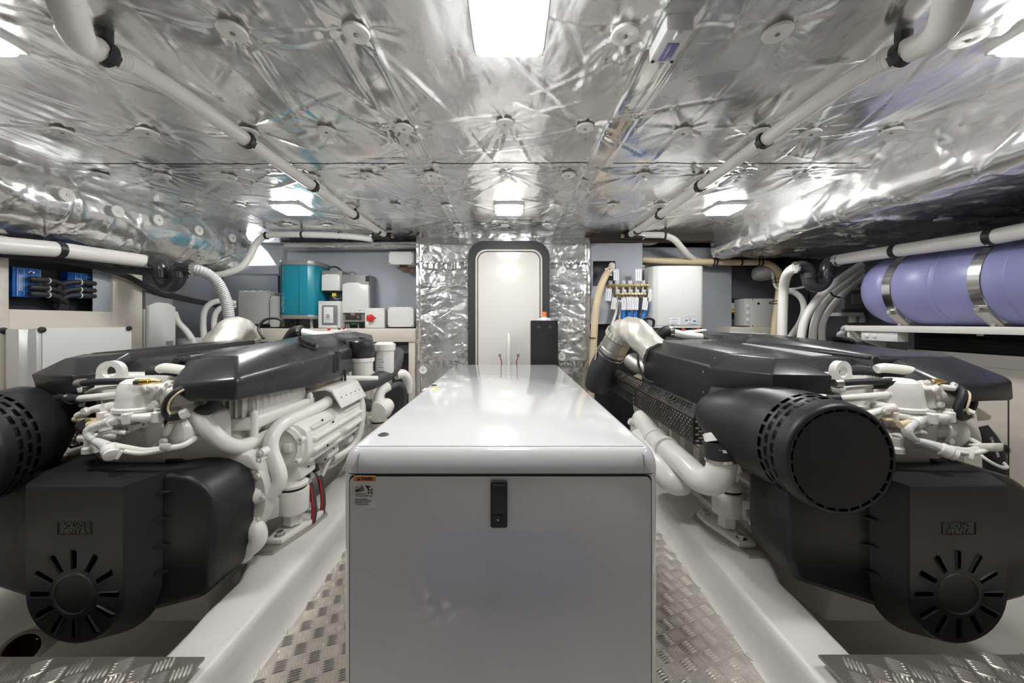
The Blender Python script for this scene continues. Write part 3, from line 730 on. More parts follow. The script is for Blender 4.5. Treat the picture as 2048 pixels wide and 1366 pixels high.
# embossed name plate
n0 = V(.021, y1 - .0005, -.563)
npl = ep('name_plate', mesh_mb(curve_mesh(rrect(n0.x - .046, n0.x + .046, n0.z - .018, n0.z + .018, .002, 2), [rrect(n0.x - .0445, n0.x + .0445, n0.z - .0165, n0.z + .0165, .002, 2)], .0012), FRONT((0, n0.y, 0))), 'black_plastic', fpn)
ep('embossed_text', text_verts('VOLVO', .0175, FRONT((n0.x, n0.y, n0.z + .0075)), .0012, bold=.0006, width=.058), 'black_cover', fpn)
ep('embossed_text', text_verts('PENTA', .0175, FRONT((n0.x, n0.y, n0.z - .0085)), .0012, bold=.0006, width=.066), 'black_cover', fpn)
for s in (-1, 1):
    for k in range(4):
        z = -.497 - .077 * k; x = pc[0] + s * (pr + .028); yb = 1.058
        mb = MB().hull([V(x - s * .008, 1.034, z + .006), V(x - s * .008, 1.034, z - .004), V(x + s * .042, yb - .001, z + .002), V(x - s * .008, yb, z + .010), V(x - s * .008, yb, z - .008), V(x + s * .03, yb, z)], .002)
        ep('rib', mb, 'black_plastic', cov)
ep('triangle_boss', MB().hull([V(.13, 1.13, -.44), V(.19, 1.15, -.442), V(.12, 1.17, -.438), V(.13, 1.13, -.432), V(.12, 1.165, -.43)], .001), 'black_plastic', cov)
# --- air filter
def slotted(rings, slot_rows, nslot=26, per=4, shift=None):
    n = nslot * per; fs = []
    for k in range(len(rings) - 1):
        for i in range(n):
            if k in slot_rows:
                ph = (i + slot_rows[k]) % per
                if ph != 0: continue
            j = (i + 1) % n; fs.append((k * n + i, k * n + j, (k + 1) * n + j, (k + 1) * n + i))
    mb = MB(); mb.add([p for r in rings for p in r], fs); return mb
NS = 104
def ringp(cx, y, cz, r, tilt=0.0): return [V(cx + r * math.cos(2 * PI * k / NS), y + tilt * r * math.cos(2 * PI * k / NS), cz + r * math.sin(2 * PI * k / NS)) for k in range(NS)]
FR = [(-.445, 1.335, -.335, .075), (-.43, 1.29, -.340, .100), (-.405, 1.245, -.346, .120), (-.380, 1.20, -.351, .137), (-.356, 1.16, -.355, .149), (-.338, 1.12, -.3595, .1525), (-.331, 1.105, -.360, .1538),
      (-.326, 1.072, -.362, .154), (-.324, 1.062, -.3625, .154), (-.322, 1.050, -.3635, .154), (-.321, 1.041, -.364, .154), (-.319, 1.029, -.365, .154), (-.318, 1.020, -.3655, .1538), (-.317, 1.008, -.3675, .1535),
      (-.315, .985, -.3695, .1525), (-.314, .976, -.370, .150), (-.314, .970, -.3705, .146), (-.314, .968, -.371, .141), (-.314, .969, -.371, .138)]
rings = [ringp(*q) for q in FR]
af = ep('air_filter', slotted(rings, {8: 0, 10: 2, 12: 0}), 'black_plastic', ang=50)
# end disc with a ring of slots
r0 = ringp(-.314, .969, -.371, .138); r1 = ringp(-.314, .970, -.371, .131); r2 = ringp(-.314, .9695, -.371, .128); r3 = ringp(-.314, .969, -.371, .002)
ep('filter_end', slotted([r0, r1, r2, r3], {0: 0}, 26, 4), 'recess_black', af, ang=50)
ep('filter_core', MB().loft([ringp(-.40, 1.26, -.345, .08), ringp(-.33, 1.10, -.360, .142), ringp(-.316, .985, -.368, .142)]), 'recess_black', af)
# intake neck and front box that the filter hangs from
box_pts = []
for x, y in ((-.462, 1.352), (-.350, 1.175), (-.180, 1.146), (-.172, 1.20), (-.20, 1.352)):
    box_pts += [V(x, y, -.170), V(x + (.0 if x > -.3 else .012), y + .01, -.245)]
box_pts += [V(-.385, 1.352, -.118), V(-.300, 1.225, -.122), (V(-.245, 1.215, -.122)), V(-.21, 1.352, -.112)]
ib = ep('intake_box', MB().hull(box_pts, .012, 3), 'black_cover', ang=30)
mb = MB().hull([V(-.455, 1.352, -.235), V(-.350, 1.185, -.235), V(-.20, 1.155, -.235), V(-.20, 1.30, -.235), V(-.49, 1.345, -.34), V(-.38, 1.20, -.25), V(-.30, 1.16, -.25), V(-.25, 1.17, -.30), V(-.42, 1.34, -.40), V(-.3, 1.32, -.36)], .035, 4)
ep('intake_neck', mb, 'black_plastic', ib, ang=40)
# --- heat shield box behind it
hp = []
for y in (1.358, 2.06):
    hp += [V(-.452, y, -.165 if y < 2 else -.148), V(-.452, y, -.332), V(-.37, y, -.115 if y < 2 else -.098), V(-.24, y, -.112 if y < 2 else -.10), V(-.24, y, -.30)]
hs = ep('heat_shield', MB().hull(hp, .007, 2), 'black_plastic')
for py_, px_, x in ((744, 1414, 0), (784, 1414, 0), (710, 1448, 1), (684, 1309, 1)):
    Y = 1.40 if px_ > 1350 else 2.03
    p = V(-.454, Y, (CY - py_) / F * Y) if not x else V(-.41, Y, -.140 if px_ > 1350 else -.122)
    inst('screw', SCREW, hs, p, (0, -PI / 2, 0) if not x else (0, -PI / 4, 0), 1.0)
# --- centre valve cover with the silver stripe
vp = [V(x, y, z) for y, x, z in ((1.30, -.235, -.20), (1.30, .12, -.20), (1.36, -.20, -.135), (1.36, .10, -.135), (2.46, -.23, -.19), (2.46, .10, -.19), (2.44, -.19, -.105), (2.44, .08, -.105), (1.27, -.16, -.22), (1.27, .06, -.22))]
vc = ep('valve_cover', MB().hull(vp, .014, 3), 'black_cover')
zst = lambda y: -.135 + (y - 1.36) * (.030 / 1.08) + .0015
mb = MB().hull([V(x, y, zst(y) + dz) for x, y in ((-.03, 1.40), (.065, 1.42), (.085, 1.95), (.05, 1.95)) for dz in (.0, .004)])
ep('stripe', mb, 'stripe_silver', vc)
ep('cover_text', text_verts('VOLVO PENTA', .04, frame(V(-.03, 2.22, zst(2.22) + .001), (1, 0, .0), (0, 1, .028)), .0004, width=.20), 'print_white', vc)
ep('cover_plug', MB().lathe([(.016, 0), (.014, .0008)], V(-.12, 1.46, zst(1.46) + .001), (0, 0, 1), 16), 'recess_black', vc)
ep('cover_plug', MB().lathe([(.014, 0), (.012, .0008)], V(-.12, 2.02, zst(2.02) + .001), (0, 0, 1), 16), 'recess_black', vc)
# corrugated hose peeping out beside the valve cover
ep('wiring_conduit', MB().tube([V(-.05, 1.262, -.175), V(.02, 1.262, -.172), (V(.10, 1.25, -.178))], .019, 14, smooth=6, rib=.010, ribamp=.0022), 'black_rubber')
# --- right side cover (expansion tank hood) in two pieces
cp = [V(.225, 1.108, -.246), V(.362, 1.117, -.243), V(.364, 1.122, -.176), V(.225, 1.112, -.19), V(.155, 1.125, -.190), V(.16, 1.12, -.215),
      V(.175, 1.215, -.126), V(.290, 1.215, -.112), V(.10, 1.25, -.118), V(.08, 1.23, -.20),
      V(.362, 1.955, -.268), V(.362, 1.955, -.140), V(.330, 1.60, -.112), V(.240, 1.955, -.066), V(.12, 1.955, -.064), V(.07, 1.955, -.10), V(.07, 1.955, -.2), V(.36, 1.65, -.285)]
sc_ = ep('tank_hood', MB().hull(cp, .011, 3), 'black_cover', ang=30)
rp_ = [V(x, y, z) for y, x, z in ((1.955, .345, -.20), (1.955, .33, -.095), (1.955, .20, -.066), (1.955, .10, -.07), (2.52, .28, -.19), (2.50, .26, -.085), (2.50, .14, -.062), (2.45, .08, -.07), (1.955, .08, -.2), (2.5, .06, -.19))]
ep('rear_hood', MB().hull(rp_, .010, 3), 'black_cover', sc_, ang=30)
ep('hood_text', text_verts('VOLVO PENTA', .045, frame(V(.19, 2.12, -.0605), (0, 1, 0), (-1, 0, -.05)), .0004, width=.34), 'print_white', sc_)
# groove on the inner flank of the hood
for z, x, d in ((-.128, .093, .012), (-.160, .082, .014)):
    ep('hood_groove', MB().tube([V(x, 1.30, z), V(x - .006, 1.9, z + .012)], d * .5, 8), 'black_plastic', sc_)
# filler cap in its well, and the sight slot
p = EL(622, 708, 1.62)
nrm = Vector((.55, 0, .84)).normalized()
ep('cap_well', MB().lathe([(.050, .000), (.046, .004), (.042, .002), (.0415, -.004)], V(.303, 1.62, -.092), nrm, 32), 'black_plastic', sc_)
cb = MB()
prof = [(.036, 0), (.036, .012), (.033, .018), (.010, .018)]
cb.lathe(prof, V(.303, 1.62, -.092), nrm, 10)
ep('filler_cap', cb, 'black_rubber', sc_, ang=20)
ep('sight_slot', MB().box(EX + .357, EX + .3645, 1.735, 1.765, H - .245, H - .155, .002), 'recess_black', sc_)
ep('sight_slot_lip', MB().box(EX + .352, EX + .3655, 1.765, 1.80, H - .24, H - .14, .004), 'black_plastic', sc_)
# ---------------------------------------------------------------- engine: front end castings
# lifting eye
c = V(-.109, 1.197, -.163)
me = curve_mesh([(.036 * math.cos(t), .036 * math.sin(t)) for t in [PI * k / 14 for k in range(15)]] + [(-.042, -.075), (.046, -.075)], [[(.019 * math.cos(2 * PI * k / 20) - .002, .019 * math.sin(2 * PI * k / 20)) for k in range(20)]], .011)
ep('lifting_eye', mesh_mb(me, frame(c, (1, .25, 0), (0, 0, 1))), 'engine_white', ang=40)
# thermostat housing: bell shape with flange, spout and bolts
def ring_at(cx, cy, zr, r, n=28, k=1.0): return [V(cx + r * math.cos(2 * PI * i / n), cy + r * k * math.sin(2 * PI * i / n), zr) for i in range(n)]
tb = ep('thermostat_housing', MB().loft([ring_at(.034, 1.15, z, r) for r, z in ((.066, -.276), (.066, -.266), (.060, -.262), (.057, -.235), (.054, -.205), (.047, -.188), (.034, -.179), (.008, -.177))]), 'engine_white')
ep('thermostat_shoulder', MB().hull([V(x, y, z) for x, y, z in ((.06, 1.12, -.195), (.115, 1.12, -.20), (.06, 1.19, -.195), (.115, 1.19, -.2), (.06, 1.11, -.27), (.125, 1.11, -.27), (.06, 1.2, -.27), (.125, 1.2, -.27))], .014, 3), 'engine_white', tb)
ep('thermostat_flange', MB().hull([V(x, y, z) for x, y in ((-.055, 1.10), (.10, 1.075), (.150, 1.10), (.165, 1.21), (-.05, 1.22)) for z in (-.300, -.278)], .008, 3), 'engine_white', tb)
for x, y in ((-.035, 1.103), (.062, 1.083), (.135, 1.10)):
    ep('flange_boss', MB().cyl(V(x, y, -.305), V(x, y, -.272), .0135, 16, bev=.003), 'engine_white', tb)
    ebolt(V(x, y, -.272), 'z', tb)
ep('spout', MB().cyl(V(.105, 1.15, -.225), V(.205, 1.17, -.240), .034, 24, bev=.004), 'engine_white', tb)
ep('spout_collar', MB().cyl(V(.112, 1.151, -.226), V(.128, 1.154, -.228), .042, 24, bev=.004), 'engine_white', tb)
ep('sensor', MB().tube([V(.083, 1.10, -.182), V(.105, 1.105, -.181), V(.107, 1.105, -.181), V(.125, 1.108, -.181), V(.137, 1.11, -.181)], [.0085, .0085, .006, .006, .003], 12), 'brass_gold', tb)
ep('sensor_nut', MB().hexa(V(.068, 1.10, -.184), V(.088, 1.103, -.183), .010), 'steel', tb)
ep('sensor_stub', MB().cyl(V(.110, 1.10, -.196), V(.140, 1.09, -.200), .0085, 12, bev=.002), 'engine_white', tb)
# pipes running to the dome from the left
ep('coolant_pipe', MB().tube([EL(160, 797, 1.15), EL(195, 794, 1.14), EL(246, 789, 1.135)], .0115, 14, smooth=3), 'engine_white')
ep('pipe_collar', MB().tube([EL(240, 790, 1.135), EL(252, 788, 1.135)], .0145, 14), 'engine_white')
ep('rubber_elbow', MB().tube([EL(127, 792, 1.18), EL(142, 797, 1.165), EL(163, 797, 1.15)], .016, 14, smooth=4), 'black_rubber')
ep('hose_clamp', MB().tube([EL(140, 796, 1.166), EL(146, 797, 1.16)], .0175, 18), 'steel')
ep('cable_trunk', MB().tube([EL(160, 767, 1.15), EL(198, 764, 1.145), EL(240, 763, 1.14), EL(268, 762, 1.15)], .0105, 12, smooth=4), 'black_rubber')
ep('trunk_ferrule', MB().tube([EL(156, 767, 1.152), EL(168, 766, 1.15)], .014, 14), 'steel_dull')
ep('vent_pipe', MB().tube([EL(163, 812, 1.19), EL(168, 795, 1.185), EL(178, 785, 1.18), EL(200, 777, 1.17), EL(250, 772, 1.16)], .0075, 10, smooth=5), 'engine_white')
ep('clip', MB().hull([EL(238, 762, 1.125), EL(246, 762, 1.125), EL(238, 778, 1.125), EL(247, 778, 1.125), EL(238, 762, 1.16), EL(246, 762, 1.16), EL(238, 778, 1.16), EL(247, 778, 1.16)], .002), 'black_rubber')
ep('bracket', MB().hull([EL(153, 776, 1.14), EL(165, 774, 1.14), EL(164, 785, 1.14), EL(155, 786, 1.14), EL(153, 776, 1.18), EL(165, 774, 1.18), EL(164, 785, 1.18)], .002), 'engine_white')
ep('bracket_plate', MB().box(EX - .155, EX - .02, 1.205, 1.215, H - .36, H - .20), 'engine_cast')
# thick white pipe between covers, with black quick coupling
ep('breather_pipe', MB().tube([V(.030, 1.215, -.158), V(.055, 1.212, -.153), V(.12, 1.205, -.160), V(.17, 1.195, -.170)], [.014, .0165, .016, .016], 16, smooth=4), 'engine_white')
ep('coupling', MB().tube([V(.06, 1.245, -.132), V(.085, 1.242, -.131), V(.087, 1.242, -.131), V(.15, 1.235, -.128)], [.014, .014, .0095, .0095], 14), 'black_plastic')
# centre casting with pump housing, bosses, sensors
ep('front_casting', MB().hull([V(x, y, z) for x, y, z in ((-.13, 1.16, -.31), (.20, 1.16, -.31), (-.13, 1.26, -.29), (.24, 1.26, -.29), (-.08, 1.135, -.35), (.12, 1.13, -.35), (.26, 1.2, -.42), (-.2, 1.22, -.44), (-.08, 1.14, -.44), (.12, 1.14, -.44), (-.12, 1.25, -.60), (.26, 1.25, -.60))], .012, 3), 'engine_cast')
for px, py, r in ((222, 832, .011), (249, 832, .013), (244, 846, .008), (254, 858, .013), (287, 849, .010), (203, 818, .014), (270, 838, .008)):
    ep('boss', MB().lathe([(r * 1.2, .045), (r * 1.1, .002), (r * .95, 0), (r * .5, 0), (r * .48, .012)], EL(px, py, 1.105), (0, 1, 0), 16), 'engine_white')
ep('casting_rib', MB().hull([EL(254, 852, 1.11), EL(287, 845, 1.11), EL(287, 853, 1.11), EL(256, 866, 1.11), EL(254, 852, 1.16), EL(287, 845, 1.16), EL(256, 866, 1.16)], .003), 'engine_white')
ep('casting_web', MB().hull([EL(222, 828, 1.12), EL(250, 828, 1.12), EL(256, 856, 1.12), EL(226, 852, 1.12), EL(222, 828, 1.17), EL(250, 828, 1.17), EL(256, 856, 1.17)], .006), 'engine_cast')
# pump housing to the right
ep('pump_body', MB().hull([EL(px, py, Y) for px, py, Y in ((291, 838, 1.115), (312, 828, 1.115), (328, 835, 1.12), (325, 896, 1.125), (292, 897, 1.12), (291, 838, 1.21), (330, 830, 1.21), (335, 890, 1.21), (292, 897, 1.21))], .008, 3), 'engine_white')
ep('pump_cover', MB().lathe([(.050, .07), (.050, .012), (.044, 0), (.034, -.005), (.012, -.006)], EL(348, 866, 1.12), (.30, 1, 0), 30), 'engine_white')
ep('pump_step', MB().hull([EL(px, py, Y) for px, py, Y in ((322, 858, 1.105), (345, 842, 1.11), (350, 850, 1.11), (338, 872, 1.105), (324, 876, 1.105), (322, 858, 1.14), (350, 850, 1.14), (324, 876, 1.14))], .006), 'engine_white')
for px, py, s_ in ((318, 840, 1.1), (328, 882, 1.1), (312, 892, .7), (310, 808, 1.0), (337, 770, .9)): ebolt(EL(px, py, 1.11), s=s_)
ep('black_loop_hose', MB().tube([EL(372, 775, 1.13), EL(355, 782, 1.11), EL(338, 798, 1.10), (EL(331, 818, 1.10)), EL(337, 834, 1.10), EL(352, 834, 1.105), EL(366, 829, 1.11)], .0105, 12, smooth=5), 'black_rubber')
ep('loop_hose_stripe', MB().tube([EL(370, 778, 1.118), EL(355, 787, 1.10), EL(341, 801, 1.0905), EL(336, 818, 1.0905), EL(341, 829, 1.0905)], .003, 8, smooth=5), 'hose_beige')
ep('hose_nut', MB().tube([EL(362, 830, 1.108), EL(376, 825, 1.115)], .015, 6), 'engine_white')
# taped sensor plugs lying over the front
ep('sensor_plug', MB().tube([EL(236, 840, 1.085), EL(222, 844, 1.08), EL(205, 848, 1.075), EL(190, 853, 1.07), EL(178, 862, 1.065), EL(178, 873, 1.06), EL(186, 880, 1.06)], [.013, .010, .012, .0135, .013, .010, .009], 12, smooth=4), 'taped_white')
ep('plug_collar', MB().tube([EL(222, 843, 1.08), EL(212, 846, 1.078)], [.016, .0145], 14), 'engine_white')
ep('plug_collar', MB().tube([EL(198, 846, 1.075), EL(178, 850, 1.075)], [.011, .010], 14), 'hose_beige')
ep('cable_tube', MB().tube([EL(190, 882, 1.06), EL(203, 888, 1.055), EL(216, 895, 1.05)], [.010, .013, .0155], 12, smooth=3), 'taped_white')
ep('connector', MB().lathe([(.016, 0), (.0195, .004), (.0195, .024), (.0175, .027), (.0175, .036), (.008, .038)], EL(218, 896, 1.05), (.75, -.5, -.42), 18), 'engine_white')
ep('connector_tab', MB().box(-.003, .003, -.013, .013, 0, .010, .002, M=frame(EL(238, 908, 1.025), (.5, .8, -.2), (.4, .2, .9))), 'engine_white')
ep('wiring_tube', MB().tube([EL(225, 890, 1.06), EL(255, 896, 1.06), EL(290, 901, 1.06), EL(325, 897, 1.07), EL(362, 892, 1.09), EL(385, 880, 1.12), EL(402, 862, 1.17)], .0085, 10, smooth=5), 'engine_white')
ep('wiring_tube', MB().tube([EL(250, 903, 1.05), EL(285, 907, 1.05), EL(328, 900, 1.06)], .0065, 10, smooth=5), 'engine_white')
ep('wiring_tube', MB().tube([EL(200, 868, 1.08), EL(225, 863, 1.08), EL(252, 866, 1.09)], .006, 10, smooth=4), 'engine_white')
ep('tube_clip', MB().hull([EL(318, 888, 1.045), EL(342, 886, 1.045), EL(340, 903, 1.045), EL(318, 900, 1.045), EL(318, 888, 1.08), EL(342, 886, 1.08), EL(340, 903, 1.08)], .003), 'engine_white')
ep('short_pipe', MB().tube([EL(160, 876, 1.09), EL(195, 874, 1.10), EL(238, 872, 1.115)], .0125, 12, smooth=3), 'engine_white')
ep('sensor_body', MB().lathe([(.022, 0), (.022, .014), (.017, .02), (.018, .045)], EL(184, 904, 1.085), (0, 0, 1), 18), 'engine_white')
ep('idler', MB().cyl(EL(170, 850, 1.14), EL(170, 850, 1.09), .020, 18, bev=.004), 'black_rubber')
ep('idler_arm', MB().tube([EL(160, 832, 1.11), EL(182, 820, 1.10), EL(208, 816, 1.105)], [.014, .010, .015], 12, smooth=3), 'engine_white')
ep('idler_arm', MB().tube([EL(152, 838, 1.12), EL(170, 840, 1.10), EL(200, 840, 1.10)], [.010, .008, .008], 12, smooth=3), 'hose_beige')
ebolt(EL(172, 822, 1.09), s=1.1)
# lower front casting visible beside the belt cover
ep('timing_case', MB().lathe([(.185, .0), (.19, .01), (.19, .05), (.165, .06)], V(.19, 1.235, -.60), (0, 1, 0), 40), 'engine_cast')
for k in range(7):
    t = math.radians(-50 + 25 * k); ebolt(V(.19 + .177 * math.cos(t), 1.233, -.60 + .177 * math.sin(t)))
ep('alternator_bracket', MB().hull([V(x, y, z) for x, y, z in ((.23, 1.2, -.43), (.33, 1.22, -.45), (.36, 1.24, -.52), (.25, 1.2, -.46), (.24, 1.25, -.42), (.35, 1.27, -.45), (.37, 1.28, -.53))], .008), 'engine_white')
for px, py in ((520, 907), (503, 1008), (515, 920), (507, 942), (497, 965)):
    p = EL(px, py, 1.24); ep('lug', MB().tube([p, p + Vector((0, .05, 0))], [.014, .018], 12), 'engine_white'); ebolt(p, s=.8)
# ---------------------------------------------------------------- engine: right flank (seen on the left engine)
W = 'engine_white'
ep('intake_pipe', MB().tube([EL(372, 780, 1.19), EL(378, 792, 1.184), EL(392, 815, 1.165), EL(405, 840, 1.15), EL(427, 868, 1.155), EL(452, 888, 1.175), EL(478, 893, 1.22), EL(508, 884, 1.29), EL(535, 872, 1.36), EL(556, 862, 1.43)], [.030, .030, .029, .027, .0255, .025, .024, .024, .024, .024], 20, smooth=4), W)
ep('coolant_riser', MB().tube([EL(655, 803, 1.66), EL(640, 812, 1.60), EL(608, 826, 1.50), EL(578, 840, 1.40), EL(555, 857, 1.335), EL(543, 880, 1.30), EL(543, 903, 1.29), EL(552, 928, 1.285), EL(559, 950, 1.28), EL(557, 968, 1.275), EL(543, 984, 1.265), EL(522, 989, 1.25), EL(505, 990, 1.24)], .0248, 20, smooth=4), W)
ep('riser_collar', MB().tube([EL(520, 989, 1.25), EL(500, 990, 1.235)], .029, 18), W)
# oil cooler: ribbed housing with round cap
oc = Vector((EX + .345, 0, H - .475))
prof = [(.085, .02), (.078, .055), (.045, .078), (0, .082), (-.05, .07), (-.07, .02), (-.07, -.05), (-.04, -.085), (.04, -.09), (.07, -.07), (.088, -.035)]
cooler = ep('oil_cooler', MB().prism([(oc.x + x, oc.z + z) for x, z in prof], 'y', 1.395, 1.97, .010, 2), W)
for zz, xx, y0, y1 in ((.052, .076, 1.42, 1.64), (.052, .076, 1.70, 1.94), (.010, .088, 1.42, 1.94), (-.035, .088, 1.42, 1.66), (-.035, .088, 1.70, 1.94), (-.075, .068, 1.42, 1.94)):
    ep('cooler_rib', MB().hull([(oc.x + xx - .02, y0, oc.z + zz - .012), (oc.x + xx - .02, y1, oc.z + zz - .012), (oc.x + xx - .02, y0, oc.z + zz + .012), (oc.x + xx - .02, y1, oc.z + zz + .012), (oc.x + xx + .010, y0 + .015, oc.z + zz - .006), (oc.x + xx + .010, y1 - .015, oc.z + zz - .006), (oc.x + xx + .010, y0 + .015, oc.z + zz + .006), (oc.x + xx + .010, y1 - .015, oc.z + zz + .006)], .003), W, cooler)
cap = ep('cooler_cap', MB().lathe([(.084, .03), (.084, .004), (.074, 0), (.070, -.004), (.066, .002), (.02, .006)], (oc.x - .012, 1.378, oc.z - .004), (0, 1, 0), 36), W, cooler)
ep('cap_rib', MB().box(oc.x + .005, oc.x + .035, 1.368, 1.385, oc.z - .020, oc.z + .012, .004), W, cooler)
ep('cap_mark', text_verts('M', .028, FRONT((oc.x - .075, 1.36, oc.z - .005)), .003), W, cooler)
for k in range(6):
    t = math.radians(20 + 60 * k); pt = Vector((oc.x - .012 + .084 * math.cos(t), 1.372, oc.z - .004 + .084 * math.sin(t)))
    lug = ep('cap_lug', MB().lathe([(.012, .03), (.012, .002), (.010, 0), (.006, 0), (.0058, .008)], pt, (0, 1, 0), 14), W, cooler)
for px, py in ((609, 845), (632, 861), (632, 895), (620, 904), (615, 930)):
    p = EL(px, py, 1.46)
    ep('drain_plug', MB().lathe([(.005, 0), (.005, .004)], (oc.x + .0875, p.y + (px - 600) * .004, p.z + .0), (1, 0, 0), 10), 'recess_black', cooler)
# strap bracket over the cooler
ep('strap_bracket', MB().prism([(oc.x - .13, oc.z + .155), (oc.x + .030, oc.z + .175), (oc.x + .060, oc.z + .165), (oc.x + .105, oc.z + .085), (oc.x + .100, oc.z + .082), (oc.x + .055, oc.z + .155), (oc.x + .028, oc.z + .165), (oc.x - .13, oc.z + .145)], 'y', 1.64, 1.92, .002), W)
for k in range(5): ep('rivet_hole', MB().lathe([(.0035, 0), (.0035, .001)], (oc.x + .083, 1.68 + k * .05, oc.z + .126), (.87, 0, .5), 8), 'recess_black')
# ribbed control module under the tank hood
cm = ep('control_module', MB().hull([V(x, y, z) for x, y, z in ((.20, 1.28, -.265), (.285, 1.30, -.265), (.30, 1.60, -.265), (.20, 1.60, -.265), (.20, 1.27, -.335), (.295, 1.29, -.335), (.31, 1.61, -.335), (.20, 1.61, -.335))], .006), W)
for k in range(9): ep('module_rib', MB().box(EX + .278 + .001 * k, EX + .296 + .001 * k, 1.305 + k * .034, 1.311 + k * .034, H - .335, H - .262, .002), W, cm)
for k in range(4): ep('module_rib', MB().box(EX + .205 + k * .022, EX + .211 + k * .022, 1.262, 1.285, H - .335, H - .265, .002), W, cm)
ep('module_flange', MB().hull([V(x, y, z) for x, y, z in ((.185, 1.25, -.335), (.31, 1.275, -.335), (.335, 1.63, -.335), (.19, 1.63, -.335), (.185, 1.25, -.385), (.31, 1.275, -.385), (.335, 1.63, -.375), (.19, 1.63, -.38))], .012, 3), W, cm)
for y in (1.30, 1.36, 1.42, 1.48, 1.54): ep('module_foot', MB().hull([V(.20, y, -.38), V(.30, y, -.38), V(.30, y + .04, -.38), V(.20, y + .04, -.38), V(.21, y + .005, -.425), V(.275, y + .005, -.42), V(.275, y + .035, -.42), V(.21, y + .035, -.425)], .006), W, cm)
for x, y in ((.20, 1.262), (.30, 1.285), (.325, 1.60)):
    ep('module_post', MB().cyl(V(x, y, -.49), V(x, y, -.318), .013, 14, bev=.003), W, cm); ebolt(V(x, y, -.318), 'z', cm)
# tank body showing under the hood
ep('expansion_tank', MB().hull([V(x, y, z) for x, y, z in ((.18, 1.60, -.25), (.33, 1.62, -.26), (.33, 1.93, -.25), (.18, 1.93, -.25), (.22, 1.66, -.335), (.29, 1.68, -.33), (.29, 1.90, -.31), (.22, 1.90, -.32))], .03, 4), 'engine_beige')
ep('hood_stay', MB().cyl(V(.365, 1.86, -.335), V(.362, 1.86, -.245), .006, 8), 'black_rubber')
# injector blocks under the cooler
for y in (1.45, 1.66, 1.87):
    p = (EX + .36, y, H - .60)
    ib_ = ep('valve_block', MB().hull([(p[0] - .06, y - .055, p[2] + .035), (p[0] + .03, y - .055, p[2] + .045), (p[0] + .045, y - .045, p[2] - .01), (p[0] - .06, y - .055, p[2] - .05), (p[0] - .06, y + .065, p[2] + .035), (p[0] + .03, y + .065, p[2] + .045), (p[0] + .045, y + .055, p[2] - .01), (p[0] - .06, y + .065, p[2] - .05)], .008, 2), W)
    ep('plug', MB().lathe([(.004, 0), (.004, .003)], (p[0] + .041, y, p[2] + .02), (1, 0, 0), 8), 'recess_black', ib_)
# lower flank pipes, lugs
ep('drain_pipe', MB().tube([V(.33, 1.98, -.50), V(.36, 1.90, -.66), V(.345, 1.80, -.70), V(.33, 1.72, -.695)], .012, 12, smooth=5), W)
ep('fuel_line', MB().tube([V(.36, 1.76, -.62), V(.385, 1.72, -.60), V(.385, 1.66, -.625), V(.37, 1.62, -.69)], .0085, 10, smooth=5), W)
ep('lower_rail', MB().tube([V(.29, 1.35, -.70), V(.30, 2.2, -.70)], .022, 14), W)
for k in range(6):
    ep('flank_boss', MB().cyl(V(.22, 1.45 + k * .14, -.66), V(.335 + .01 * (k % 2), 1.45 + k * .14, -.655), .020 - .003 * (k % 2), 12, bev=.003), W)
# red fuel hoses with clamps
for k in range(2):
    y = 1.49 + .07 * k
    h_ = ep('fuel_hose', MB().tube([V(.375, y, -.640), V(.395, y, -.69), V(.415, y - .02, -.78), V(.40, y - .03, -.86)], .0105, 12, smooth=5), 'hose_dark')
    ep('hose_stripe', MB().tube([V(.386, y - .009, -.664), V(.397, y - .0105, -.69), V(.416, y - .0305, -.78), V(.401, y - .0405, -.86)], .0032, 8, smooth=5), 'red', h_)
    ep('hose_clamp', MB().tube([V(.374, y, -.642), V(.384, y, -.664)], .0128, 14), 'steel', h_)
    ep('hose_sleeve', MB().tube([V(.366, y, -.622), V(.376, y, -.645)], .0135, 12), 'black_rubber', h_)
# oil filters at the rear of the flank
f1 = V(.375, 2.05, 0)
of1 = ep('oil_filter', MB().lathe([(.050, H - .335), (.056, H - .325), (.058, H - .225), (.064, H - .222), (.066, H - .205), (.064, H - .200)], (f1.x, f1.y, 0), n=28), W)
ep('filter_dome', MB().lathe([(.060, H - .205), (.064, H - .195), (.066, H - .135), (.060, H - .108), (.042, H - .095), (.020, H - .092), (.019, H - .085), (.005, H - .085)], (f1.x, f1.y, 0), n=28), 'black_rubber', of1).data.materials[0] = MATS['black_cover']
f2 = V(.465, 2.16, 0)
of2 = ep('fuel_filter', MB().lathe([(.040, H - .335), (.047, H - .33), (.050, H - .30), (.052, H - .295), (.053, H - .17), (.060, H - .165), (.062, H - .13), (.045, H - .118)], (f2.x, f2.y, 0), n=26), W)
ep('filter_base', MB().lathe([(.036, H - .375), (.042, H - .365), (.042, H - .335)], (f2.x, f2.y, 0), n=20), 'steel_dull', of2)
ep('filter_label', MB().loft([[(f2.x + .0537 * math.cos(t), f2.y + .0537 * math.sin(t), z) for t in [math.radians(-125 + 14 * k) for k in range(6)]] for z in (H - .275, H - .20)], cap=False, closed=False), 'label_white', of2)
for k in range(4): ep('label_print', MB().loft([[(f2.x + .0541 * math.cos(t), f2.y + .0541 * math.sin(t), z) for t in [math.radians(-118 + 14 * q) for q in range(4 - k % 2)]] for z in (H - .265 + .015 * k, H - .261 + .015 * k)], cap=False, closed=False), 'print_grey', of2)
ep('filter_bracket', MB().box(EX + .27, EX + .42, 2.04, 2.20, H - .165, H - .135, .008), W)
